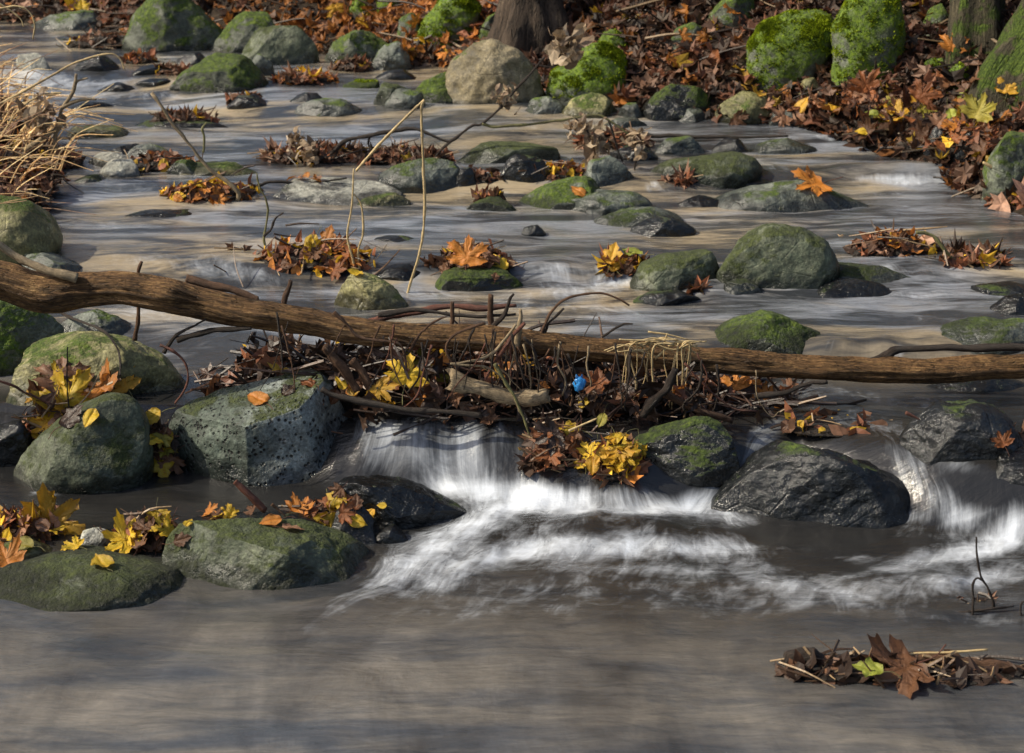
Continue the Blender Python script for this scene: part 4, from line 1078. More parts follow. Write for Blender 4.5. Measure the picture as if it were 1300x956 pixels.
heap(1290, 574, 18, 26, WR, 'leaf scraps wedged against the domed wet rock', 40, 12, seed=29)
heap(20, 236, 50, 36, WR, 'dry leaves and stems heaped on the left bank', 260, 60, (.03, .055), seed=30)
heap(60, 212, 40, 20, WB, 'leaf heap at the water edge of the left bank', 110, 30, seed=31)
heap(1250, 196, 60, 40, WR, 'leaf heap at the foot of the right bank', 160, 30, seed=32)
heap(620, 262, 18, 10, WR, 'leaves on the small leaf topped stone', 36, 4, seed=33, lift=.02)
heap(780, 190, 46, 22, WB, 'brown leaf drift under the dried leaf clusters in the upper pool', 140, 40, seed=34)
heap(300, 320, 12, 4, WB, 'leaf flecks drifting in the middle left pool', 8, 3, seed=35)
heap(1075, 866, 78, 22, WD, 'tangle of dark leaves round the floating sticks at the lower right', 90, 40, (.03, .06), seed=37, dep=.35)
heap(1225, 870, 85, 14, WD, 'dark leaves and fine twigs under the brown stick at the lower right', 50, 40, (.03, .05), seed=38, dep=.4)
heap(1240, 772, 30, 6, WB, 'wet scrap of bark round the thin twig at the lower right', 6, 5, (.015, .03), seed=36)

# ------------------------------------------------------------------ leaf litter on the banks
def bank_points(n, seed, pxr, pyr, dmin=.0):
    rg = np.random.default_rng(seed); out = []
    X0, X1 = -6, 6
    while sum(len(o) for o in out) < n:
        xx = rg.uniform(-4.5, 4.5, 40000); yy = rg.uniform(4.0, 14, 40000)
        d = chan(xx, yy)
        zz_ = ground(xx, yy)
        a, b, _ = project(np.stack([xx, yy, zz_], 1))
        ok = (d > dmin) & (a > pxr[0]) & (a < pxr[1]) & (b > pyr[0]) & (b < pyr[1])
        out.append(np.stack([xx, yy, zz_], 1)[ok])
    return np.concatenate(out)[:n]
P = np.concatenate([bank_points(11000, 1, (-160, 1460), (-140, 300)), bank_points(2600, 2, (500, 1460), (0, 270))])
P[:, 2] += .006 + RNG.random(len(P)) ** 2 * .05
N = RNG.normal(0, .5, P.shape) + np.array([0, -.35, 1.0])
V, F3, m = leaf_batch(P, N, np.clip(RNG.lognormal(-3.15, .38, len(P)), .018, .105), 21, 'maple', .65)
patch = vnoise(P * 1.3, 3)
w = pick_cols(len(P), {'rust': 2.6, 'brown': 3.2, 'orange': .4, 'pink': 1.5, 'dark': 2.4, 'yellow': .25, 'grey': .7}, 22, 1)
a_, b_, _ = project(P)
gold = np.exp(-((a_ - 420) / 190) ** 2) * (b_ < 70) * .75
sel = RNG.random(len(P)) < gold
w[sel] = np.array(PAL['orange']) * RNG.uniform(.8, 1.5, (sel.sum(), 1))
dk = .38 + .62 * sstep(-.3, .4, patch)
w *= dk[:, None]
me = mesh_np('leaf_litter', V, F3, False); cattr(me, np.repeat(w, m, axis=0))
link('leaf_litter', me, M_LITTER, None, None, 'thick carpet of rusty fallen leaves on the stream banks', 'leaf litter', None, 'stuff')
Pb = bank_points(420, 5, (-100, 1400), (-100, 250))
k_ = [0]
def bb(r): k_[0] += 1; return Pb[(k_[0] - 1) % len(Pb)] + np.array([0, 0, .03])
Vs, Qs = tangle(420, bb, .0015, .006, .1, .5, 9, .25, .2)
add_batch('bank_twigs', Vs, Qs, [np.tile(np.array([(.03, .02, .014), (.08, .05, .03), (.2, .14, .08)])[k % 3] * random.uniform(.6, 1.2), (len(v), 1)) for k, v in enumerate(Vs)], M_DEBRIS, 'thin dead twigs strewn over the leafy banks', 'twigs')

#@HERO
# ------------------------------------------------------------------ trees
def tree(base_px, rad_px, label, mat, height=5.5, lean=(0, 0), crown=None, seed=0, roots=(), at=None, flare=1.5, r=None, crown_n=2600, low=.45, big=1.0, kind='maple', spread=1.0):
    b = hit(*base_px) if at is None else np.array([*at, float(terrain(np.array(at[0]), np.array(at[1])))])
    s = np.linalg.norm(b - CAM) / F
    r = rad_px * s if r is None else r
    rg = np.random.default_rng(seed)
    root = bpy.data.objects.new('tree', None); COL.objects.link(root); root.location = tuple(b)
    root['label'] = label; root['category'] = 'tree'
    pts = [[0, 0, -.15, r * flare * 1.15], [0, 0, .02, r * flare], [lean[0] * .12, lean[1] * .12, .22, r * 1.08], [lean[0] * .3, lean[1] * .3, .7, r]]
    for k in range(1, 5):
        f = k / 4
        pts.append([lean[0] * f + rg.normal(0, .04), lean[1] * f + rg.normal(0, .04), .7 + (height - .7) * f, r * (1 - .75 * f)])
    V, Q, al, ar = tube(pts, per=14, segs=40)
    hz = np.exp(-np.clip(V[:, 2], 0, 9) / .25)
    th = np.arctan2(V[:, 1], V[:, 0])
    cxy = V[:, :2] / (np.linalg.norm(V[:, :2], axis=1)[:, None] + 1e-6)
    dd = r * (.10 * np.cos(th * 7 + seed + 2 * vnoise(V * 3, 2)) + .10 * fbm(V * np.array([14, 14, 5]), 3, seed)) + hz * r * .45 * np.clip(np.cos(th * 4 + seed), -.2, 1)
    V[:, :2] += cxy * dd[:, None] * (V[:, 2] < 1.6)[:, None]
    me = mesh_np('trunk', V, Q); fattr(me, 'along', al); fattr(me, 'around', ar)
    link('trunk', me, BM[mat], root)
    for rp in roots:
        PRr = []
        for (a, c, rr) in rp:
            h_ = hit(a, c); PRr.append([*(h_ - b + np.array([0, 0, rr * s * .3])), rr * s])
        V, Q, al, ar = tube(PRr, per=8, segs=14, rough=.35, seed=seed, freq=16)
        me = mesh_np('root', V, Q); fattr(me, 'along', al); fattr(me, 'around', ar)
        link('root', me, BM[mat], root)
    tops = []
    for k in range(7):
        f = rg.uniform(low, .98); i0 = .7 + (height - .7) * f
        a = rg.uniform(0, 6.28); ln = spread * rg.uniform(.9, 1.9) * (1.15 - f * .5)
        p0 = np.array([lean[0] * f, lean[1] * f, i0]); dv = np.array([math.cos(a), math.sin(a), .55])
        p1 = p0 + dv * ln * .5 + rg.normal(0, .06, 3); p2 = p0 + dv * ln + np.array([0, 0, .15])
        V, Q, al, ar = tube([[*p0, r * .34], [*p1, r * .2], [*p2, r * .06]], per=6, segs=8)
        me = mesh_np('limb', V, Q); fattr(me, 'along', al); fattr(me, 'around', ar)
        link('limb', me, BM[mat], root); tops += [p1, p2, (p1 + p2) / 2]
    tops.append(np.array([lean[0], lean[1], height + .2]))
    tops = np.array(tops)
    cl = tops[rg.integers(0, len(tops), 60)] + rg.normal(0, .35 * spread, (60, 3))
    P = cl[rg.integers(0, 60, crown_n)] + rg.normal(0, .26 * spread, (crown_n, 3))
    V, F3, m = leaf_batch(P, rg.normal(0, 1, P.shape) + np.array([0, 0, .6]), rg.uniform(.07, .13, crown_n) * big, seed + 50, kind)
    me = mesh_np('crown', V, F3, False); cattr(me, pick_cols(crown_n, crown or {'yellow': 3, 'orange': 2, 'olive': 1.5, 'rust': .8}, seed + 4, m))
    link('crown', me, M_CROWN, root)
    return root

tree((674, 60), 33, 'brown barked tree trunk standing on the far bank behind the tan boulder', 'trunk', 5.5, (.1, .3), seed=2, roots=[[(690, 45, 14), (740, 60, 10), (790, 78, 7), (830, 104, 3)], [(650, 48, 12), (610, 62, 7), (575, 66, 3)]])
tree((1238, 62), 26, 'mossy tree trunk upright at the top of the right bank', 'mosstrunk', 5.0, (.0, .3), seed=4, flare=1.3)
tree((1292, 118), 34, 'leaning mossy tree base at the right edge of the bank', 'mosstrunk', 5.0, (.7, .5), seed=5, flare=1.5, roots=[[(1270, 90, 16), (1256, 116, 9), (1246, 140, 4)]])
wood = [(-6.2, 13.6, 7.2), (-2.9, 15.2, 8.2), (1.7, 15.6, 8.5), (5.6, 13.6, 7.2)]
wl = ['leftmost golden tree in the wood beyond the stream', 'tall golden tree behind the top left boulders', 'tall pale gold tree in the middle of the wood', 'rightmost golden tree in the wood beyond the stream']
for k, (tx, ty, hh) in enumerate(wood):
    tree(None, 0, wl[k], 'trunk', hh, (0, 0), seed=20 + k, at=(tx, ty), r=.16, crown_n=6500, low=.12, big=2.6, crown={'yellow': 3, 'paleyellow': 3, 'orange': .6}, kind='ovate', spread=1.5)

# ------------------------------------------------------------------ ray casts on what is built
dg = bpy.context.evaluated_depsgraph_get(); dg.update()
def cast(px, py):
    d = ray(px, py); d = d / np.linalg.norm(d)
    ok, loc, nor, idx, ob, mx = scene.ray_cast(dg, Vector(CAM), Vector(d))
    if not ok: return None
    return np.array(loc), np.array(nor), ob.name
def refresh():
    global dg
    bpy.context.view_layer.update(); dg = bpy.context.evaluated_depsgraph_get()
refresh()

# ------------------------------------------------------------------ single leaves
def leaf_shape(kind, seed):
    rg = np.random.default_rng(seed)
    if kind == 'maple':
        half = [(0, 1.0), (.05, .90), (.13, .86), (.11, .76), (.15, .62), (.13, .52), (.24, .60), (.27, .70), (.38, .70), (.42, .78), (.50, .70), (.66, .72), (.58, .60), (.62, .52), (.50, .46), (.38, .36), (.34, .27), (.48, .28), (.50, .34), (.66, .20), (.52, .14), (.48, .05), (.30, .04), (.14, -.02), (.03, .06)]
        cen = (0, .32); veins = [(0, 1.0), (.66, .72), (-.66, .72), (.66, .2), (-.66, .2)]; vb = np.array([0, .06])
    elif kind == 'lobed':
        half = [(0, 1.0), (.10, .84), (.20, .74), (.17, .62), (.30, .60), (.40, .48), (.30, .36), (.34, .22), (.22, .10), (.04, .0)]
        cen = (0, .42); veins = [(0, 1.0), (.40, .5), (-.40, .5)]; vb = np.array([0, .0])
    else:
        half = [(0, 1.0), (.06, .90), (.18, .76), (.28, .60), (.335, .44), (.33, .28), (.26, .13), (.12, .03), (.02, .0)]
        cen = (0, .42); veins = [(0, 1.0)]; vb = np.array([0, .0])
    o = np.array(half + [(-a, b) for a, b in reversed(half) if a > .001])
    o = o + rg.normal(0, .012, o.shape)
    fine = []
    for i in range(len(o)):
        a, b = o[i], o[(i + 1) % len(o)]
        fine += [a, a * .5 + b * .5]
    o = np.array(fine); m = len(o)
    fr = [.22, .45, .66, .85, 1.0]
    P2 = [np.array([cen])]; rim = [np.zeros(1)]
    for f in fr: P2.append(np.array(cen) + (o - np.array(cen)) * f); rim.append(np.full(m, f))
    P2 = np.concatenate(P2); rim = np.concatenate(rim)
    Fc = [[0, 1 + i, 1 + (i + 1) % m] for i in range(m)]
    for j in range(len(fr) - 1):
        a = 1 + j * m; b = a + m
        for i in range(m):
            i2 = (i + 1) % m
            Fc += [[a + i, b + i, b + i2], [a + i, b + i2, a + i2]]
    vd = np.full(len(P2), 9.0)
    for q in veins:
        e = np.array(q) - vb; L_ = np.linalg.norm(e); e = e / L_
        w = P2 - vb; tt = np.clip(w @ e, 0, L_)
        vd = np.minimum(vd, np.linalg.norm(w - tt[:, None] * e, axis=1))
    k1, k2, k3 = rg.normal(.25, .35), rg.normal(0, .35), rg.uniform(-.25, .6)
    X_, Y_ = P2[:, 0], P2[:, 1] - cen[1]
    Z = k1 * (X_ ** 2) * 1.4 + k2 * Y_ ** 2 + k3 * X_ * Y_ + .35 * vd * .5 + .05 * fbm(np.stack([X_ * 3, Y_ * 3, X_ * 0 + seed], 1), 3, seed) + rim ** 3 * .09 * vnoise(np.stack([X_ * 5, Y_ * 5, X_ * 0 + seed * 2], 1), 7)
    V = np.stack([X_, Y_, Z], 1)
    stem = [[0, -cen[1] + .04, float(Z[0]) * .5, .014], [rg.normal(0, .05), -cen[1] - .28, .06, .011], [rg.normal(0, .14), -cen[1] - .6, rg.uniform(-.02, .22), .013]]
    return V, np.array(Fc), vd, rim, stem

_lm = {}
def leaf_mesh(kind, var, mat):
    key = (kind, var, mat)
    if key not in _lm:
        V, Fc, vd, rim, stem = leaf_shape(kind, var * 31 + len(kind))
        me = mesh_np('leaf', V, Fc); fattr(me, 'vein', vd); fattr(me, 'rim', rim); me.materials.append(LM[mat])
        sv, sq, sal, sar = tube(stem, per=4, segs=5)
        sm = mesh_np('stem', sv, sq); fattr(sm, 'along', sal); fattr(sm, 'around', sar)
        sm.materials.append(BM['olive' if mat in ('yellow', 'gold', 'olive', 'green') else 'red'])
        _lm[key] = (me, sm)
    return _lm[key]

LEAFN = [0]
def put_leaf(px, py, size, mat, kind='maple', label=None, group=None, up=0.0, yaw=None, tilt=.35, rg=None, stem=True, water=False, lift=.004, flat=False):
    """size: leaf length in picture units; up: 0 lies on what is below, 1 stands facing the camera"""
    h = cast(px, py)
    if h is None: return None
    loc, nor, nm = h
    if nm.startswith('stream_water') and not water: return None
    rg = rg or np.random.default_rng(int(px * 31 + py * 17))
    s = np.linalg.norm(loc - CAM) / F
    L_ = size * s
    v = CAM - loc; v /= np.linalg.norm(v)
    nrm = nor if nor @ v > 0 else -nor
    nrm = nrm * .6 + np.array([0, 0, .5]) + rg.normal(0, tilt, 3)
    nrm = nrm * (1 - up) + (v + np.array([rg.normal(0, .25), 0, .15])) * up
    if flat: nrm = np.array([0.02, -.38, .92])
    nrm /= np.linalg.norm(nrm)
    yaw = rg.uniform(0, 6.28) if yaw is None else yaw
    z = Vector(nrm); q = z.to_track_quat('Z', 'Y') @ Quaternion((0, 0, 1), yaw)
    up = min(up, .85)
    if up > .5:      # tip direction measured in the picture: yaw 0 points up
        yv = np.array([0, 0, 1.0]) * math.cos(yaw) + np.array([1.0, 0, 0]) * math.sin(yaw)
        yv = yv - nrm * (yv @ nrm); yv /= np.linalg.norm(yv); xv = np.cross(yv, nrm)
        q = Matrix((xv, yv, nrm)).transposed().to_quaternion()
        loc = loc + yv * L_ * .30 * (1 if abs(yaw) < 1.2 else 0)
    me, sm = leaf_mesh(kind, int(rg.integers(0, 5)), mat)
    o = link('leaf', me, None, None, tuple(loc + nrm * (lift + L_ * .04)), label, 'leaf', group)
    o.rotation_mode = 'QUATERNION'; o.rotation_quaternion = q; o.scale = (L_,) * 3
    if stem:
        st = link('stem', sm, None, o)
    LEAFN[0] += 1
    return o

CN = {'yellow': 'yellow', 'gold': 'golden yellow', 'orange': 'orange', 'rust': 'rust red', 'brown': 'brown', 'dark': 'dark sodden', 'olive': 'olive', 'pink': 'pinkish tan', 'green': 'yellow green'}
HERO = [ # px, py, size, colour, kind, up, yaw, label
    (592, 338, 42, 'orange', 'maple', .85, .05, 'large upright orange maple leaf standing on the wet rock in the little fall'),
    (1033, 236, 44, 'orange', 'maple', .25, 1.6, 'single orange maple leaf lying on the back of the long low stone'),
    (86, 510, 66, 'yellow', 'maple', .55, .4, 'big yellow maple leaf on the heap behind the smooth dark green stone'),
    (76, 484, 52, 'pink', 'maple', .6, -.2, 'pinkish tan maple leaf above the big yellow one on the left'),
    (58, 506, 44, 'brown', 'maple', .5, -1.0, 'brown maple leaf at the left of the big yellow one'),
    (128, 494, 44, 'orange', 'maple', .4, 1.0, 'orange leaf against the foot of the sunlit lichened boulder'),
    (158, 488, 34, 'gold', 'maple', .6, .4, 'golden leaf tilted against the sunlit lichened boulder'),
    (183, 508, 40, 'yellow', 'ovate', .4, 1.5, 'oval yellow leaf on top of the gap beside the pitted boulder'),
    (213, 504, 38, 'yellow', 'ovate', .5, -1.3, 'second oval yellow leaf touching the pitted boulder'),
    (194, 531, 34, 'yellow', 'ovate', .6, 2.2, 'yellow leaf hanging in the gap beside the pitted boulder'),
    (205, 592, 40, 'yellow', 'lobed', .8, 3.0, 'yellow leaf hanging low in the gap left of the pitted boulder'),
    (218, 602, 44, 'olive', 'ovate', .8, 3.2, 'olive leaf hanging beside the low yellow one'),
    (60, 540, 34, 'gold', 'maple', .6, 2.6, 'golden leaf slipping down left of the smooth dark green stone'),
    (66, 662, 68, 'gold', 'maple', .45, -.9, 'large golden maple leaf on top of the heap behind the lowest left stone'),
    (158, 687, 44, 'yellow', 'maple', .6, 1.2, 'yellow leaf wedged between the lowest left stone and the broad green one'),
    (140, 668, 34, 'yellow', 'lobed', .5, .5, 'small yellow leaf above the pale cobble'),
    (130, 719, 42, 'yellow', 'ovate', .3, .9, 'clean pale yellow leaf lying on the flank of the lowest left stone'),
    (8, 712, 40, 'orange', 'maple', .6, .4, 'orange leaf at the left edge by the pale lichened stone'),
    (30, 694, 34, 'olive', 'ovate', .4, 1.4, 'olive leaf left of the pale cobble'),
    (240, 648, 36, 'yellow', 'ovate', .5, -.8, 'yellow leaf on the dark wet slab behind the broad green stone'),
    (264, 646, 36, 'gold', 'lobed', .5, 1.1, 'golden leaf beside the yellow one on the dark wet slab'),
    (214, 648, 34, 'yellow', 'lobed', .5, 2.0, 'yellow leaf at the left end of the dark wet slab'),
    (370, 674, 30, 'pink', 'ovate', .2, 1.6, 'pinkish tan leaf on the right shoulder of the broad green stone'),
    (345, 664, 30, 'orange', 'ovate', .2, 1.5, 'thin orange leaf on the ridge of the broad green stone'),
    (430, 634, 34, 'yellow', 'lobed', .4, 1.3, 'yellow leaf on the end of the black wedge shaped rock'),
    (416, 640, 30, 'rust', 'maple', .4, .3, 'rust red leaf beside the black wedge shaped rock'),
    (418, 662, 34, 'yellow', 'maple', .7, 3.0, 'yellow leaf drooping over the small dark wet stone'),
    (380, 648, 30, 'orange', 'maple', .5, -.5, 'orange leaf behind the dark wet slab'),
    (486, 643, 14, 'yellow', 'ovate', .2, 1.5, 'tiny round yellow leaf stuck to the black wedge shaped rock'),
    (470, 652, 22, 'gold', 'lobed', .5, 2.6, 'golden leaf between the wedge shaped rock and the small dark stone'),
    (770, 427, 32, 'yellow', 'ovate', .4, 1.4, 'yellow leaf lying on top of the log'),
    (800, 422, 38, 'brown', 'maple', .6, .2, 'brown curled leaf on the log next to the yellow leaf'),
    (828, 418, 36, 'rust', 'maple', .7, -.3, 'rust red curled leaf standing on the log'),
    (850, 424, 34, 'brown', 'lobed', .6, .5, 'brown leaf on the log at the edge of the straw'),
    (514, 490, 46, 'yellow', 'maple', .8, .2, 'bright yellow folded leaf in the drift beneath the log'),
    (560, 483, 28, 'olive', 'ovate', .4, 1.5, 'olive yellow leaf on the broken branch beneath the log'),
    (528, 462, 36, 'olive', 'maple', .7, .3, 'olive maple leaf in the shade right beneath the log'),
    (432, 488, 22, 'yellow', 'ovate', .6, .3, 'small yellow leaf low at the left of the drift'),
    (742, 510, 24, 'yellow', 'ovate', .7, 2.8, 'yellow leaf hanging beside the blue scrap'),
    (722, 546, 30, 'yellow', 'lobed', .7, 1.2, 'lone yellow leaf with a straight stalk on the lip of the fall'),
    (735, 566, 40, 'brown', 'ovate', .7, 2.7, 'brown leaf hanging into the white water'),
    (700, 552, 38, 'dark', 'maple', .6, 2.0, 'dark sodden leaf on the lip of the fall'),
    (805, 550, 36, 'pink', 'maple', .7, .2, 'pinkish tan leaf above the yellow leaf heap'),
    (782, 562, 32, 'yellow', 'ovate', .6, 2.2, 'yellow leaf at the top of the yellow leaf heap'),
    (765, 578, 30, 'gold', 'ovate', .6, 2.7, 'golden leaf at the left of the yellow leaf heap'),
    (790, 582, 30, 'yellow', 'lobed', .6, 3.0, 'yellow leaf in the middle of the yellow leaf heap'),
    (752, 592, 28, 'gold', 'ovate', .6, 3.1, 'golden leaf lowest in the yellow leaf heap'),
    (806, 570, 26, 'olive', 'ovate', .6, 2.6, 'olive leaf touching the wet black mossy stone'),
    (1070, 571, 18, 'green', 'ovate', .2, 1.2, 'yellow green leaf on the top of the big dark pyramid shaped rock'),
    (1272, 562, 22, 'rust', 'maple', .7, .4, 'rust red leaf stuck to the side of the domed wet rock'),
    (935, 490, 32, 'orange', 'maple', .7, .3, 'orange leaf beneath the log right of the straw'),
    (980, 516, 22, 'green', 'ovate', .3, 1.0, 'green leaf near the water at the right end of the drift'),
    (192, 182, 20, 'yellow', 'ovate', .4, 1.5, 'yellow leaf on the dark stone on the left'),
    (415, 310, 30, 'orange', 'lobed', .85, .1, 'orange leaf upright on the wide heap of sticks'),
    (368, 385, 26, 'yellow', 'ovate', .3, 1.4, 'yellow leaf on the log behind a thin twig'),
    (100, 398, 24, 'orange', 'maple', .4, 1.2, 'orange leaf on the low grey stone below the log'),
    (635, 336, 28, 'yellow', 'lobed', .6, .6, 'yellow leaf right of the upright orange maple leaf'),
    (775, 334, 34, 'gold', 'lobed', .8, .1, 'golden leaf upright at the left of the rounded dark green stone'),
    (804, 324, 30, 'green', 'ovate', .5, 1.2, 'yellow green leaf on the rounded dark green stone'),
    (1148, 290, 34, 'orange', 'maple', .8, .2, 'orange leaf crowning the rusty leaf clump'),
    (735, 245, 24, 'orange', 'ovate', .5, .7, 'orange leaf between the humped mossy stone and the sloping grey one'),
    (663, 174, 20, 'yellow', 'ovate', .2, 1.4, 'yellow leaf on the flat slab in the upper pool'),
    (1238, 152, 36, 'olive', 'maple', .7, .3, 'large olive maple leaf on the foot of the right bank'),
    (1222, 128, 22, 'green', 'ovate', .7, .2, 'yellow green leaf above the large olive maple leaf'),
    (1208, 148, 22, 'green', 'ovate', .7, 2.9, 'yellow green leaf left of the large olive maple leaf'),
    (1207, 66, 28, 'orange', 'maple', .8, .2, 'bright orange leaf below the mossy tree trunk'),
    (1165, 128, 30, 'rust', 'maple', .7, .6, 'big rust red leaf on the right bank'),
    (1102, 116, 30, 'rust', 'maple', .7, -.3, 'rust red leaf below the tall dark mossy boulder'),
    (1075, 124, 30, 'pink', 'maple', .6, .9, 'pinkish tan leaf below the tall dark mossy boulder'),
    (1145, 150, 38, 'gold', 'maple', .5, -.6, 'golden leaf near the waterline of the right bank'),
    (1108, 146, 20, 'green', 'ovate', .3, 1.4, 'pale green leaf near the waterline of the right bank'),
    (1186, 112, 34, 'rust', 'lobed', .7, .3, 'dark rust leaf left of the little mossy stone'),
    (1278, 120, 26, 'gold', 'maple', .6, .1, 'golden leaf at the leaning mossy tree base'),
    (1172, 182, 22, 'gold', 'ovate', .4, 1.0, 'golden leaf hanging over the water at the right bank'),
    (1006, 174, 18, 'yellow', 'ovate', .2, 1.5, 'thin yellow leaf on the flat grey stone near the right bank'),
    (1095, 168, 18, 'yellow', 'ovate', .2, 1.5, 'small yellow leaf at the end of a dark floating stick'),
    (105, 10, 26, 'yellow', 'lobed', .5, .1, 'bright yellow leaf at the very top on the left'),
    (1146, 858, 70, 'brown', 'maple', .30, 2.0, 'largest rust brown maple leaf lying on the sticks at the lower right'),
    (1102, 858, 40, 'green', 'lobed', .4, 1.2, 'green and yellow leaf under the largest maple leaf'),
]
LATER = [h for h in HERO if h[1] > 800]
for px_, py_, sz, mat, kind, up, yaw, lab in HERO:
    if py_ > 800: continue
    put_leaf(px_, py_, sz, mat, kind, lab, None, up if up > .82 or py_ < 200 else up * .68, yaw, .15, water=False)

CL = [ # px, py, rx, ry, n, size lo, hi, colours, where, group
    (95, 505, 70, 30, 14, 24, 40, ['yellow', 'orange', 'brown', 'dark', 'gold'], 'in the heap behind the smooth dark green stone', 'leaves behind the smooth dark green stone'),
    (70, 672, 80, 20, 14, 22, 40, ['yellow', 'gold', 'pink', 'brown'], 'in the heap behind the lowest left stone', 'leaves behind the lowest left stone'),
    (180, 680, 40, 34, 12, 18, 32, ['dark', 'dark', 'brown', 'yellow'], 'wedged between the two lowest green stones', 'leaves between the two lowest green stones'),
    (250, 650, 60, 12, 8, 16, 26, ['yellow', 'orange', 'brown'], 'scattered on the dark wet slab', 'leaves on the dark wet slab'),
    (420, 650, 40, 26, 10, 18, 30, ['yellow', 'gold', 'rust', 'brown'], 'caught by the black wedge shaped rock', 'leaves by the black wedge shaped rock'),
    (205, 560, 16, 50, 9, 18, 30, ['yellow', 'olive', 'brown', 'dark'], 'in the gap beside the pitted boulder', 'leaves in the gap beside the pitted boulder'),
    (470, 490, 130, 34, 24, 20, 38, ['brown', 'rust', 'dark', 'gold', 'orange'], 'in the left half of the drift beneath the log', 'leaves in the left half of the drift'),
    (700, 500, 140, 30, 22, 18, 34, ['brown', 'rust', 'dark', 'pink', 'gold'], 'in the middle of the drift beneath the log', 'leaves in the middle of the drift'),
    (900, 495, 80, 26, 12, 16, 30, ['brown', 'dark', 'orange'], 'in the right end of the drift beneath the log', 'leaves in the right end of the drift'),
    (705, 568, 36, 34, 12, 22, 36, ['dark', 'brown', 'brown', 'rust'], 'on the lip of the fall', 'leaves on the lip of the fall'),
    (785, 572, 36, 34, 11, 18, 30, ['yellow', 'gold', 'yellow', 'olive'], 'in the yellow leaf heap', 'leaves in the yellow leaf heap'),
    (395, 325, 70, 24, 16, 14, 26, ['yellow', 'orange', 'rust', 'brown'], 'on the wide heap of sticks behind the log', 'leaves on the wide heap of sticks'),
    (610, 338, 46, 16, 9, 14, 26, ['brown', 'dark', 'gold'], 'round the upright orange maple leaf', 'leaves round the upright orange leaf'),
    (265, 245, 60, 14, 13, 12, 20, ['yellow', 'orange', 'rust', 'brown'], 'in the drift at the foot of the leaning stick', 'leaves at the foot of the leaning stick'),
    (400, 225, 40, 8, 5, 10, 18, ['orange', 'pink'], 'on the long pale lichened stone', 'leaves on the long pale lichened stone'),
    (1090, 140, 110, 28, 40, 16, 30, ['rust', 'brown', 'brown', 'pink', 'rust', 'pink', 'olive', 'gold'], 'on the slope of the right bank', 'leaves on the slope of the right bank'),
    (1220, 140, 60, 50, 20, 18, 30, ['rust', 'brown', 'orange', 'gold'], 'at the corner of the right bank', 'leaves at the corner of the right bank'),
    (880, 60, 60, 40, 12, 14, 26, ['pink', 'rust', 'orange'], 'on the bank above the moss capped stone', 'leaves above the moss capped stone'),
    (455, 30, 60, 16, 14, 14, 24, ['orange', 'gold', 'orange', 'pink'], 'on the far bank left of the tree', 'leaves on the far bank left of the tree'),
    (815, 420, 50, 6, 5, 18, 28, ['brown', 'rust'], 'on top of the log', 'leaves on top of the log'),
    (1140, 305, 40, 16, 8, 14, 24, ['orange', 'rust', 'brown'], 'in the rusty leaf clump', 'leaves in the rusty leaf clump'),
    (40, 230, 40, 30, 10, 14, 26, ['rust', 'pink', 'brown'], 'on the left bank', 'leaves on the left bank'),
    (790, 340, 20, 14, 5, 14, 24, ['yellow', 'gold', 'brown'], 'beside the rounded dark green stone', 'leaves beside the rounded dark green stone'),
    (525, 62, 20, 12, 4, 14, 24, ['orange', 'gold'], 'behind the rounded blue grey stone', 'leaves behind the rounded blue grey stone'),
]
for cx, cy, rx, ry, n, lo, hi, cols_, where, grp in CL:
    rg = np.random.default_rng(int(cx * 3 + cy)); done = 0; tries = 0
    while done < n and tries < n * 5:
        tries += 1
        a, b = cx + rg.normal(0, rx * .55), cy + rg.normal(0, ry * .55)
        mat = cols_[rg.integers(0, len(cols_))]
        kind = ['maple', 'lobed', 'ovate'][rg.choice(3, p=[.5, .2, .3])]
        if put_leaf(a, b, rg.uniform(lo, hi), mat, kind, f'{CN[mat]} fallen leaf {where}', grp, rg.uniform(.0, .35), None, .35, rg): done += 1

# ------------------------------------------------------------------ sticks and stems
def stick(name, label, pts, r, mat, base=None, lie=False, cat=None, group=None, dY=0.0, parent=None, taper=.6, per=7, segs=8, rough=.18, lift=0.0, Y=None, jag=0.0, drop=None):
    """pts: path in the picture. lie: rests on whatever it crosses. Otherwise it stands in the upright plane through `base`."""
    P = []
    if lie:
        loc = []
        for a, b in pts:
            h = cast(a, b); loc.append(h[0] if h else hit(a, b))
        loc = np.array(loc)
        # smooth the depth so the stick stays a stick
        s = np.concatenate([[0], np.cumsum(np.hypot(*np.diff(np.array(pts), axis=0).T))])
        if len(pts) > 2:
            c = np.polyfit(s, loc[:, 1], 1); yy = np.polyval(c, s) - .01
            yy = np.minimum(yy * .5 + loc[:, 1] * .5, loc[:, 1])
        else: yy = loc[:, 1]
        P = [on_y(a, b, y_) for (a, b), y_ in zip(pts, yy)]
    else:
        if Y is None:
            h = hit(*(base or pts[0])); Y = h[1]
        P = [on_y(a, b, Y + dY * i / max(1, len(pts) - 1)) for i, (a, b) in enumerate(pts)]
    n = len(P); PRs = []
    for i, p in enumerate(P):
        rr = r * np.linalg.norm(p - CAM) / F * (1 - (1 - taper) * i / max(1, n - 1))
        PRs.append([p[0], p[1], p[2] + (rr if lie else 0) + lift, rr])
    if drop:                                   # carry the foot of an upright stem down into what it grows from
        q = PRs[0] if drop == 'first' else PRs[-1]
        e = [q[0], q[1] + .01, q[2] - .06, q[3]]
        PRs = [e] + PRs if drop == 'first' else PRs + [e]
    if parent is not None:
        off = np.array(parent.location)
        PRs = [[p[0] - off[0], p[1] - off[1], p[2] - off[2], p[3]] for p in PRs]
    return tube_obj(name, PRs, BM[mat], parent, label, cat if parent is None else None, group, per=per, segs=segs, rough=rough, seed=int(pts[0][0]) % 91, freq=25, jag=jag, wob=.15 if mat == 'straw' or name == 'strand' else .3 if len(pts) > 5 else .6)

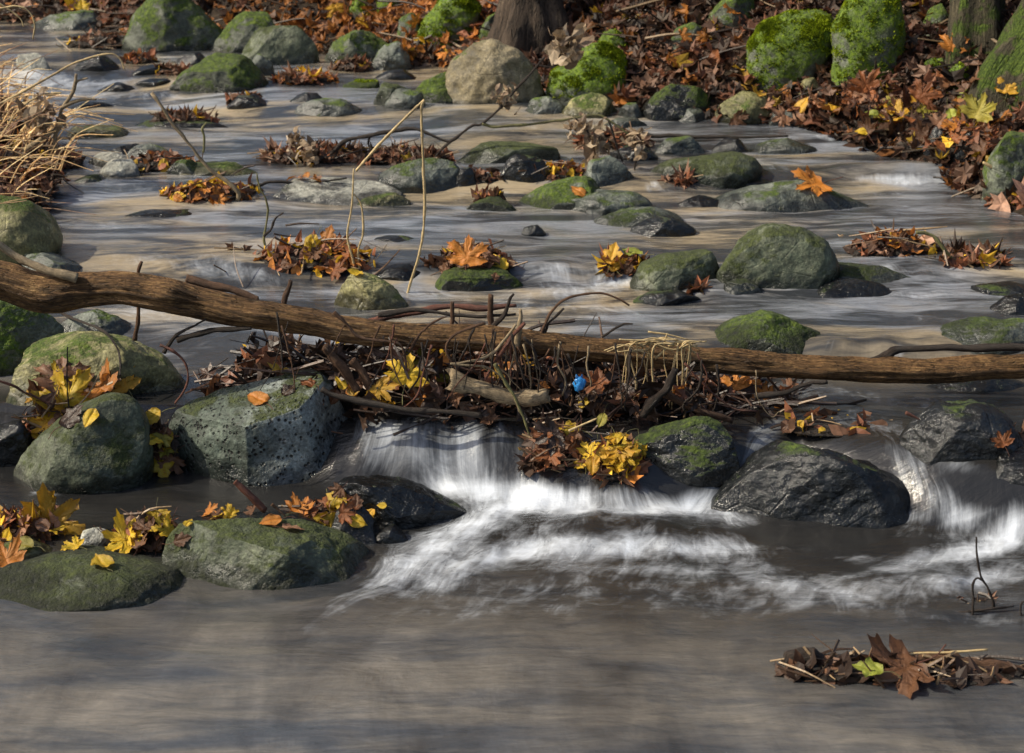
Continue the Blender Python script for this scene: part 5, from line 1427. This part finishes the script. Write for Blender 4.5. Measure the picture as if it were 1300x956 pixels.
YD = logY(600) - .10      # front face of the drift
S = stick
S('branch', 'pale sunlit bare branch resting across the left end of the log', [(-20, 300), (15, 322), (45, 336), (75, 346), (98, 353)], 5.5, 'pale', lie=False, Y=logY(60) - .02, cat='branch', taper=.9)
o = S('branch', 'straight pale stick leaning out of the leafy drift at the upper left', [(299, 240), (266, 214), (230, 170), (192, 118)], 2.8, 'pale', base=(290, 256), cat='branch', taper=.75, drop='first')
S('twig', None, [(258, 194), (260, 176), (257, 164), (263, 156)], 1.8, 'olive', Y=o.location[1], parent=o)
S('stem', 'tall bent straw with one limb hanging straight down in midstream', [(452, 217), (470, 196), (500, 164), (537, 129), (535, 140), (537, 200), (539, 270), (533, 320), (519, 366), (516, 384)], 1.8, 'straw', base=(505, 370), cat='stem', taper=.8, per=10, drop='last')
S('stem', 'thin upright straw rising from the wide heap of sticks', [(448, 330), (441, 300), (447, 258), (449, 214)], 1.6, 'straw', base=(440, 345), cat='stem', drop='first')
S('stem', 'bent straw curving out of the wide heap of sticks', [(455, 318), (461, 296), (459, 262), (449, 246)], 1.6, 'straw', base=(448, 345), cat='stem', drop='first')
S('stem', 'green stem with small leaves at the foot of the leaning stick', [(336, 300), (340, 262), (330, 238), (326, 220)], 1.5, 'olive', base=(338, 312), cat='stem', drop='first')
S('twig', 'dark forked twig left of the wide heap of sticks', [(335, 300), (344, 290), (350, 276), (360, 270)], 1.6, 'dark', base=(338, 340), cat='twig')
S('twig', 'dark stick lying along the long pale lichened stone', [(326, 236), (352, 231), (390, 232), (440, 226)], 2.2, 'dark', base=(350, 250), cat='twig', group=None, dY=.1)
# bare branch of the upper pool
bb_ = S('branch', 'dark forked branch standing out of the upper pool', [(420, 196), (440, 178), (470, 172), (505, 165), (530, 164), (560, 177), (574, 178), (598, 160), (612, 157), (636, 136), (658, 110), (676, 90), (691, 72)], 2.6, 'dark', base=(570, 206), cat='branch', taper=.55)
yb = bb_.location[1]
S('twig', None, [(612, 157), (630, 161), (657, 159), (690, 156), (716, 152), (755, 146), (772, 152), (800, 172)], 2.2, 'olive', Y=yb, parent=bb_, taper=.5)
S('twig', None, [(470, 172), (468, 184), (474, 192)], 1.5, 'dark', Y=yb, parent=bb_)
S('twig', None, [(772, 152), (780, 176), (792, 208), (812, 235)], 1.4, 'dark', Y=yb, parent=bb_)
S('twig', None, [(440, 178), (430, 190), (424, 206)], 1.6, 'dark', Y=yb, parent=bb_)
S('twig', None, [(574, 178), (560, 190), (548, 206)], 2.0, 'dark', Y=yb, parent=bb_)
S('branch', 'dark stick floating along the foot of the right bank', [(775, 166), (830, 172), (900, 173), (960, 175), (1000, 172)], 2.6, 'dark', base=(900, 178), cat='branch')
S('branch', 'dark drift stick pointing down at the right waterline', [(1070, 160), (1085, 167), (1110, 168), (1150, 164)], 3, 'dark', base=(1100, 172), cat='branch')
# left bank stems
S('stem', 'long arched dry stem sweeping over the far left riffle', [(-10, 136), (14, 125), (40, 110), (68, 95), (90, 82), (112, 74), (132, 69), (145, 69), (154, 77), (158, 88)], 1.8, 'straw', base=(10, 200), cat='stem', taper=.5)
ft = S('branch', 'pale forked branch rising from the dry grass on the left bank', [(22, 198), (50, 178), (74, 162), (77, 145), (80, 136), (92, 118), (96, 104), (97, 94)], 3.4, 'pale', base=(40, 222), cat='branch', taper=.5)
S('twig', None, [(80, 136), (95, 128), (108, 127), (122, 126)], 2.2, 'pale', Y=ft.location[1], parent=ft)
S('twig', None, [(96, 104), (103, 101), (111, 99)], 1.6, 'pale', Y=ft.location[1], parent=ft)
S('twig', None, [(76, 158), (70, 172), (72, 190)], 4.5, 'pale', Y=ft.location[1], parent=ft)
S('stem', 'dry stem curling along the left edge', [(0, 176), (24, 140), (52, 121), (78, 118), (60, 122)], 1.4, 'straw', base=(20, 210), cat='stem')
S('stem', 'dry stem drooping from the top left corner', [(-5, 12), (20, 8), (36, 14), (44, 30), (42, 50)], 1.6, 'straw', Y=4.2, cat='stem')
S('stem', 'second dry stem drooping from the top left corner', [(-5, 2), (14, 14), (26, 24), (30, 34)], 1.4, 'straw', Y=4.2, cat='stem')
# sticks lying on and behind the log
lg = lambda px: logY(px)
S('branch', 'short broken dark branch lying behind the left half of the log', [(236, 354), (252, 359), (272, 366), (300, 373), (328, 381)], 6.5, 'brown', Y=lg(280) + .07, cat='branch', taper=.8, jag=.5)
S('branch', 'stubby broken end sticking up behind the log', [(360, 388), (363, 372), (367, 356)], 4.5, 'brown', Y=lg(364) + .05, cat='branch', jag=.8)
S('branch', 'reddish straight stick lying behind the middle of the log', [(470, 408), (520, 398), (560, 391), (610, 390), (657, 387)], 5, 'red', Y=lg(560) + .08, cat='branch', jag=.5)
S('branch', 'dark thin stick lying over the reddish one', [(480, 400), (504, 397), (532, 394), (575, 399), (612, 402), (655, 399)], 3.4, 'dark', Y=lg(560) + .04, cat='branch')
S('branch', 'upright snapped stub standing behind the log', [(622, 432), (624, 405), (625, 375)], 4.6, 'brown', Y=lg(624) + .03, cat='branch', taper=.9, jag=.4)
S('branch', 'thin upright snapped stub left of the thicker one', [(572, 424), (573, 402), (574, 383)], 2.8, 'brown', Y=lg(573) + .02, cat='branch', taper=.9)
S('branch', 'pale split stub on the front of the log', [(656, 440), (658, 415), (660, 394)], 4.5, 'pale', Y=lg(658) - .03, cat='branch', jag=.8)
S('twig', 'dark forked twig leaning behind the pale split stub', [(626, 415), (640, 398), (648, 380), (652, 373)], 2.6, 'dark', Y=lg(640) + .02, cat='twig')
S('twig', 'long bare twig arching over the water right of the stubs', [(684, 432), (692, 412), (702, 393), (724, 377), (758, 372), (780, 377), (799, 388)], 2.0, 'brown', Y=lg(700), cat='twig', per=8)
S('twig', 'short dark twig leaning right beside the arching one', [(690, 424), (700, 408), (716, 391)], 2.2, 'dark', Y=lg(700), cat='twig')
S('twig', 'curved dark twig on the log by the curled leaves', [(764, 428), (778, 420), (792, 412), (804, 411)], 2, 'dark', Y=lg(780), cat='twig')
S('branch', 'straight black stick lying on the log at the right edge', [(1104, 460), (1128, 450), (1143, 444), (1200, 441), (1260, 442), (1330, 440)], 5, 'dark', Y=lg(1200) + .05, cat='branch', taper=.9, jag=.4)
S('branch', 'thin upright twig standing in the water behind the log on the left', [(171, 432), (175, 400), (177, 360), (176, 345), (180, 332)], 2.8, 'brown', Y=lg(175) + .10, cat='branch')
S('twig', 'dark stick poking up right of the upright twig beneath the log', [(208, 448), (218, 430), (240, 416), (262, 406)], 2.4, 'dark', Y=YD + .05, cat='twig')
S('branch', 'long black stick slanting beneath the left part of the log', [(225, 432), (262, 422), (290, 420), (320, 417)], 4, 'dark', Y=YD + .05, cat='branch')
S('branch', 'long black stick along the lower edge of the drift', [(408, 494), (424, 502), (454, 510), (490, 516), (522, 520), (570, 523), (612, 527)], 5, 'dark', Y=YD - .06, cat='branch', per=8, taper=.7)
S('branch', 'thick pale broken branch jutting from the drift beneath the log', [(572, 482), (610, 490), (650, 500), (690, 498)], 12, 'pale', Y=YD - .04, cat='branch', taper=.8, segs=16, rough=.3, jag=.7, per=9)
S('branch', 'brown knobbed stick leaning in the left of the drift', [(412, 440), (424, 456), (440, 472), (452, 494)], 7, 'brown', Y=YD - .02, cat='branch', taper=.85, segs=12, rough=.35, jag=.4)
S('branch', 'second brown stick beside the knobbed one', [(446, 458), (460, 474), (472, 498)], 5.5, 'brown', Y=YD - .01, cat='branch', taper=.85, rough=.3, jag=.4)
S('branch', 'bare brown stick slanting under the right part of the drift', [(845, 500), (862, 508), (894, 522), (930, 534)], 5, 'brown', Y=YD - .02, cat='branch', taper=.8)
S('branch', 'dark stick poking out right beneath the log', [(958, 504), (990, 498), (1022, 490), (1052, 484)], 4.6, 'dark', Y=YD, cat='branch')
S('twig', 'dark twig lying on the water at the right end of the drift', [(1040, 517), (1060, 515), (1080, 514), (1100, 510)], 2.8, 'dark', base=(1060, 518), cat='twig', lift=.004)
S('branch', 'dark twisted stick standing below the straw', [(815, 528), (828, 508), (844, 490), (856, 468)], 7, 'dark', Y=YD - .03, cat='branch', rough=.4, segs=12)
S('twig', 'curled twig looping over the front of the log', [(616, 410), (592, 418), (572, 429), (567, 446), (578, 465), (590, 485), (602, 503), (626, 522)], 2.2, 'brown', Y=YD - .04, cat='twig', per=9)
S('twig', 'pale loop of twig in front of the log', [(655, 412), (640, 432), (620, 452), (590, 460), (572, 462), (600, 464), (622, 468), (646, 490), (660, 525)], 1.9, 'pale', Y=YD - .06, cat='twig', per=9)
S('twig', 'reddish slanting twig in front of the drift', [(666, 410), (640, 440), (628, 462), (616, 484)], 2.8, 'red', Y=YD - .05, cat='twig')
S('twig', 'grey twig slanting down to the leaf covered lip', [(628, 462), (640, 482), (652, 502), (664, 530), (672, 552)], 2.4, 'olive', Y=YD - .08, cat='twig')
S('twig', 'dark bowed twig hanging over the left of the drift', [(424, 396), (440, 412), (456, 428), (480, 432), (506, 436), (514, 452), (516, 470)], 2.4, 'brown', Y=YD - .03, cat='twig')
S('twig', 'thin twig rising over the log from the drift', [(520, 446), (532, 426), (548, 410), (568, 402)], 1.8, 'brown', Y=YD - .03, cat='twig')
S('twig', 'red bramble curving round the pitted boulder', [(203, 438), (220, 446), (234, 460), (239, 478), (234, 496), (222, 512)], 2.0, 'red', Y=YD - .12, cat='bramble')
S('twig', 'straight reddish stem crossing in front of the lichened boulder', [(-10, 480), (20, 492), (40, 502), (66, 513)], 1.9, 'red', base=(60, 566), cat='bramble')
S('twig', 'dark bent twig lying against the lichened boulder', [(72, 402), (98, 414), (128, 426), (143, 440), (152, 458), (153, 484)], 2.0, 'dark', lie=True, cat='twig', lift=.012)
S('stem', 'fine dark stalk standing in front of the lichened boulder', [(92, 540), (86, 510), (85, 470), (86, 440)], 1.3, 'dark', base=(85, 575), cat='stem', drop='first')
S('twig', 'red brown stick propped against the broad green stone', [(298, 611), (308, 620), (318, 631), (336, 650)], 4, 'red', base=(336, 690), cat='twig', taper=.9, jag=.5)
S('twig', 'short stick leaning beside the red brown one', [(345, 640), (352, 646), (362, 655)], 1.8, 'brown', base=(355, 690), cat='twig')
S('twig', 'curved yellowish root trailing from the rusty leaf clump', [(1163, 295), (1176, 296), (1188, 302), (1202, 321), (1215, 332), (1232, 337)], 2.4, 'olive', base=(1190, 338), cat='root')
S('twig', 'straight stalk of the lone yellow leaf', [(722, 547), (738, 540), (758, 531)], 1.6, 'straw', Y=YD - .16, cat='stem')
S('twig', 'orange stick poking out of the leaf covered lip', [(664, 586), (672, 578), (690, 564)], 2.2, 'red', base=(680, 600), cat='twig')
S('twig', 'red stem sticking out left of the domed wet rock', [(1150, 524), (1158, 528), (1168, 533)], 2.2, 'red', base=(1165, 585), cat='stem')
S('twig', 'dry stalk bent across the square mossy rock', [(1248, 206), (1262, 214), (1282, 224), (1310, 226)], 1.8, 'straw', base=(1270, 258), cat='stem')
# fine hanging rootlets and stalks in front of the drift
rg = np.random.default_rng(77)
for k in range(58):
    a = rg.uniform(300, 960) if k < 34 else rg.normal(660, 35)
    a = float(np.clip(a, 290, 980))
    yl_ = np.interp(a, _lx, _ly)
    y0 = yl_ - rg.uniform(4, 30); ln = rg.uniform(40, 95); sl = rg.normal(0, .30)
    pts = [(a, y0), (a + sl * ln * .35 + rg.normal(0, 4), y0 + ln * .4), (a + sl * ln * .6 + rg.normal(0, 6), y0 + ln * .7), (a + sl * ln + rg.normal(0, 6), min(y0 + ln, 522))]
    c = ['dark', 'brown', 'red', 'pale'][rg.choice(4, p=[.4, .3, .15, .15])]
    S('twig', f"thin {dict(dark='dark', brown='brown', red='reddish', pale='pale')[c]} twig hanging in front of the drift beneath the log", pts, rg.uniform(.8, 1.8), c, Y=YD - rg.uniform(.0, .07), cat='twig', group='thin twigs hanging in front of the drift', segs=5, per=5)
# straw hung over the log
sp_ = bpy.data.objects.new('straw_bundle', None); COL.objects.link(sp_); sp_.location = tuple(on_y(830, 440, lg(830)))
sp_['label'] = 'bundle of pale straw draped over the log'; sp_['category'] = 'straw'
for k in range(34):
    a = rg.uniform(792, 884); up_ = 440 + rg.normal(0, 5)
    hang = rg.random() < .6
    if hang: pts = [(a + rg.uniform(-30, 30), up_ - 4 + rg.normal(0, 4)), (a, up_), (a + rg.normal(-2, 4), up_ + rg.uniform(25, 45)), (a + rg.normal(-4, 7), up_ + rg.uniform(50, 82))]
    else: pts = [(a - 26, up_ + rg.normal(0, 6)), (a, up_ - 5 + rg.normal(0, 3)), (a + 26, up_ + rg.normal(2, 8))]
    S('strand', None, pts, rg.uniform(.8, 1.5), 'straw', Y=lg(830) - .065 - rg.uniform(0, .02), parent=sp_, segs=5, per=5)
# lower right corner
S('branch', 'thick dark broken stick floating at the lower right', [(996, 838), (1030, 836), (1065, 838), (1100, 842)], 12, 'dark', base=(1040, 847), cat='branch', taper=.8, segs=18, rough=.45, jag=.7, per=10)
S('branch', 'brown stick running to the right edge at the lower right', [(1150, 838), (1185, 836), (1230, 842), (1270, 849), (1330, 858)], 7.5, 'brown', base=(1220, 849), cat='branch', taper=.9, segs=14, rough=.2, per=10)
S('twig', 'black twig trailing under the sticks at the lower right', [(1010, 870), (1040, 856), (1070, 846), (1095, 840)], 3.4, 'dark', base=(1050, 856), cat='twig')
for k in range(7): S('twig', 'fine black twig fanned out beneath the largest maple leaf', [(1150 + k * 6, 846 + k), (1190 + k * 8, 852 + 3 * k), (1220 + k * 8, 858 + 4 * k)], 1.6, 'dark', base=(1200, 857 + k), cat='twig', group='fine twigs beneath the largest maple leaf', lift=.004)
S('twig', 'thin dark twig standing out of the water at the right', [(1262, 776), (1256, 752), (1245, 730), (1240, 704), (1239, 682)], 1.9, 'dark', base=(1262, 776), cat='twig', drop='first')
S('twig', 'short bent twig beside the thin standing one', [(1235, 782), (1236, 760), (1235, 740), (1240, 734), (1246, 737)], 1.7, 'dark', base=(1236, 782), cat='twig', drop='first')
S('twig', 'dark twig lying flat at the waterline on the right', [(1184, 782), (1215, 780), (1245, 777), (1286, 772)], 2.2, 'dark', base=(1240, 779), cat='twig', lift=.004)
S('twig', 'bent twig at the right edge below the white water', [(1297, 785), (1296, 768), (1302, 762)], 1.6, 'dark', base=(1298, 785), cat='twig', drop='first')
refresh()
for px_, py_, sz, mat, kind, up, yaw, lab in LATER: put_leaf(px_, py_, sz, mat, kind, lab, None, 0.0, yaw, .05, water=True, lift=.016, flat=True)
S('stem', 'long yellow stalk of the largest maple leaf', [(1100, 848), (1130, 838), (1160, 830), (1205, 828), (1254, 825)], 2.4, 'straw', base=(1160, 850), cat='stem')

# ------------------------------------------------------------------ dried leaf clusters on stalks
def dried(px, py, rx, ry, n, Y, label, cols=('pink', 'brown', 'grey')):
    c = on_y(px, py, Y); s = np.linalg.norm(c - CAM) / F
    rg = np.random.default_rng(int(px)); P = rg.normal(0, .5, (n, 3)) * np.array([rx, rx, ry]) * s
    V, F3, m = leaf_batch(P, rg.normal(0, 1, P.shape), rg.uniform(.7, 1.2, n) * min(rx, ry) * s * 1.1, int(px) + 1, 'ovate', .9)
    me = mesh_np('dried_leaf_cluster', V, F3, False)
    base = np.array([(.26, .19, .12), (.20, .14, .09), (.32, .25, .17)])[rg.integers(0, 3, n)] * rg.uniform(.6, 1.2, (n, 1))
    cattr(me, np.repeat(base, m, axis=0))
    o = link('dried_leaf_cluster', me, M_LITTER, None, tuple(c), label, 'dried leaves')
    return o
dried(640, 124, 13, 14, 26, yb, 'small curled dried leaf cluster on the forked branch in the upper pool')
dried(718, 62, 22, 22, 34, yb, 'large curled dried leaf cluster at the tip of the forked branch')
Yq = hit(385, 210)[1]
dried(378, 178, 15, 12, 26, Yq, 'pale dried leaf curl on the brown drift at the upper left')
dried(392, 194, 14, 14, 26, Yq - .02, 'darker dried leaf curl below the pale one at the upper left')
Yq = hit(750, 212)[1]
dried(732, 160, 12, 12, 22, Yq, 'upper dried leaf curl above the drift in the upper pool')
dried(752, 180, 18, 22, 44, Yq, 'biggest drooping dried leaf curl above the drift in the upper pool')
dried(808, 182, 14, 18, 32, Yq - .05, 'right hand drooping dried leaf curl near the flat dark stone')
dried(52, 150, 18, 24, 40, ft.location[1], 'dried leaf curl beside the pale forked branch on the left bank')
S('stem', 'thin stalk holding the drooping dried leaf curls', [(750, 212), (754, 190), (745, 165), (730, 150)], 1.8, 'dark', Y=Yq, cat='stem', drop='first')
S('stem', 'thin stalk under the right hand dried leaf curl', [(806, 212), (808, 196), (806, 176)], 1.6, 'dark', Y=Yq - .05, cat='stem', drop='first')
S('stem', 'thin stalk under the pale dried leaf curl', [(388, 212), (386, 196), (380, 178)], 1.6, 'brown', Y=hit(385, 210)[1], cat='stem', drop='first')

# ------------------------------------------------------------------ blue scrap of litter
h = cast(735, 490); c = h[0] if h else on_y(735, 490, YD)
U, Fc = ico(3)
q = U * np.array([.012, .008, .017]); q *= (1 + .45 * fbm(U * 2.2, 3, 9))[:, None]
t = NT('blue_plastic'); M_BLUE = t.done(t.bsdf((.03, .22, .55), .25, t.bump(t.noise(t.objvec()[0], 160, 3), .6, .004), .5))
link('plastic_scrap', mesh_np('plastic_scrap', q, Fc), M_BLUE, None, (c[0], c[1] - .02, c[2] + .012), 'crumpled bright blue plastic scrap caught in the drift beneath the log', 'litter')

# ------------------------------------------------------------------ dry grass on the left bank
Pb2 = bank_points(260, 8, (-90, 86), (110, 330))
Vs, Qs, cols = [], [], []; n0 = 0
rg = np.random.default_rng(15)
for p in Pb2:
    ln = rg.uniform(.10, .34); a = rg.uniform(-1.2, 1.6); lean_ = rg.uniform(.3, 1.2)
    dv = np.array([math.cos(a) * lean_, math.sin(a) * .5 * lean_ - .15, 1.0]); dv /= np.linalg.norm(dv)
    mid = p + dv * ln * .55 + rg.normal(0, .02, 3); tip = p + dv * ln + np.array([.08 * lean_, 0, -ln * rg.uniform(.05, .5)])
    v, qd, _, _ = tube([[*p, .0022], [*mid, .0017], [*tip, .0008]], per=5, segs=4)
    Vs.append(v); Qs.append(qd + n0); n0 += len(v)
    cols.append(np.tile(np.array([(.42, .30, .15), (.30, .20, .10), (.52, .42, .24), (.16, .09, .05)])[rg.choice(4)] * rg.uniform(.7, 1.2), (len(v), 1)))
add_batch('dry_grass', Vs, Qs, cols, M_DRY, 'tangle of pale dry grass stems on the sunlit left bank', 'dry grass')

# ------------------------------------------------------------------ light
world = bpy.data.worlds.new('World'); scene.world = world
world.use_nodes = True
nt = world.node_tree; nt.nodes.clear()
SUN_EL, SUN_AZ = math.radians(40), math.radians(-99)     # azimuth measured from +Y towards +X: the sun stands to the left
sky = nt.nodes.new('ShaderNodeTexSky'); sky.sky_type = 'NISHITA'; sky.sun_disc = False
sky.dust_density = 3.0; sky.sun_elevation = SUN_EL; sky.sun_rotation = SUN_AZ
bg = nt.nodes.new('ShaderNodeBackground'); bg.inputs[1].default_value = 0.15
ow = nt.nodes.new('ShaderNodeOutputWorld')
nt.links.new(sky.outputs[0], bg.inputs[0]); nt.links.new(bg.outputs[0], ow.inputs[0])
sd = bpy.data.lights.new('sun', 'SUN'); sd.energy = 5.0; sd.angle = math.radians(.8); sd.color = (1.0, .90, .72)
so = bpy.data.objects.new('sun', sd); COL.objects.link(so)
dirs = Vector((math.sin(SUN_AZ) * math.cos(SUN_EL), math.cos(SUN_AZ) * math.cos(SUN_EL), math.sin(SUN_EL)))
so.rotation_euler = dirs.to_track_quat('Z', 'Y').to_euler()
so.location = (-8, 2, 9)
scene.view_settings.view_transform = 'Standard'
scene.view_settings.look = 'None'
scene.view_settings.exposure = 0
scene.cycles.use_denoising = True
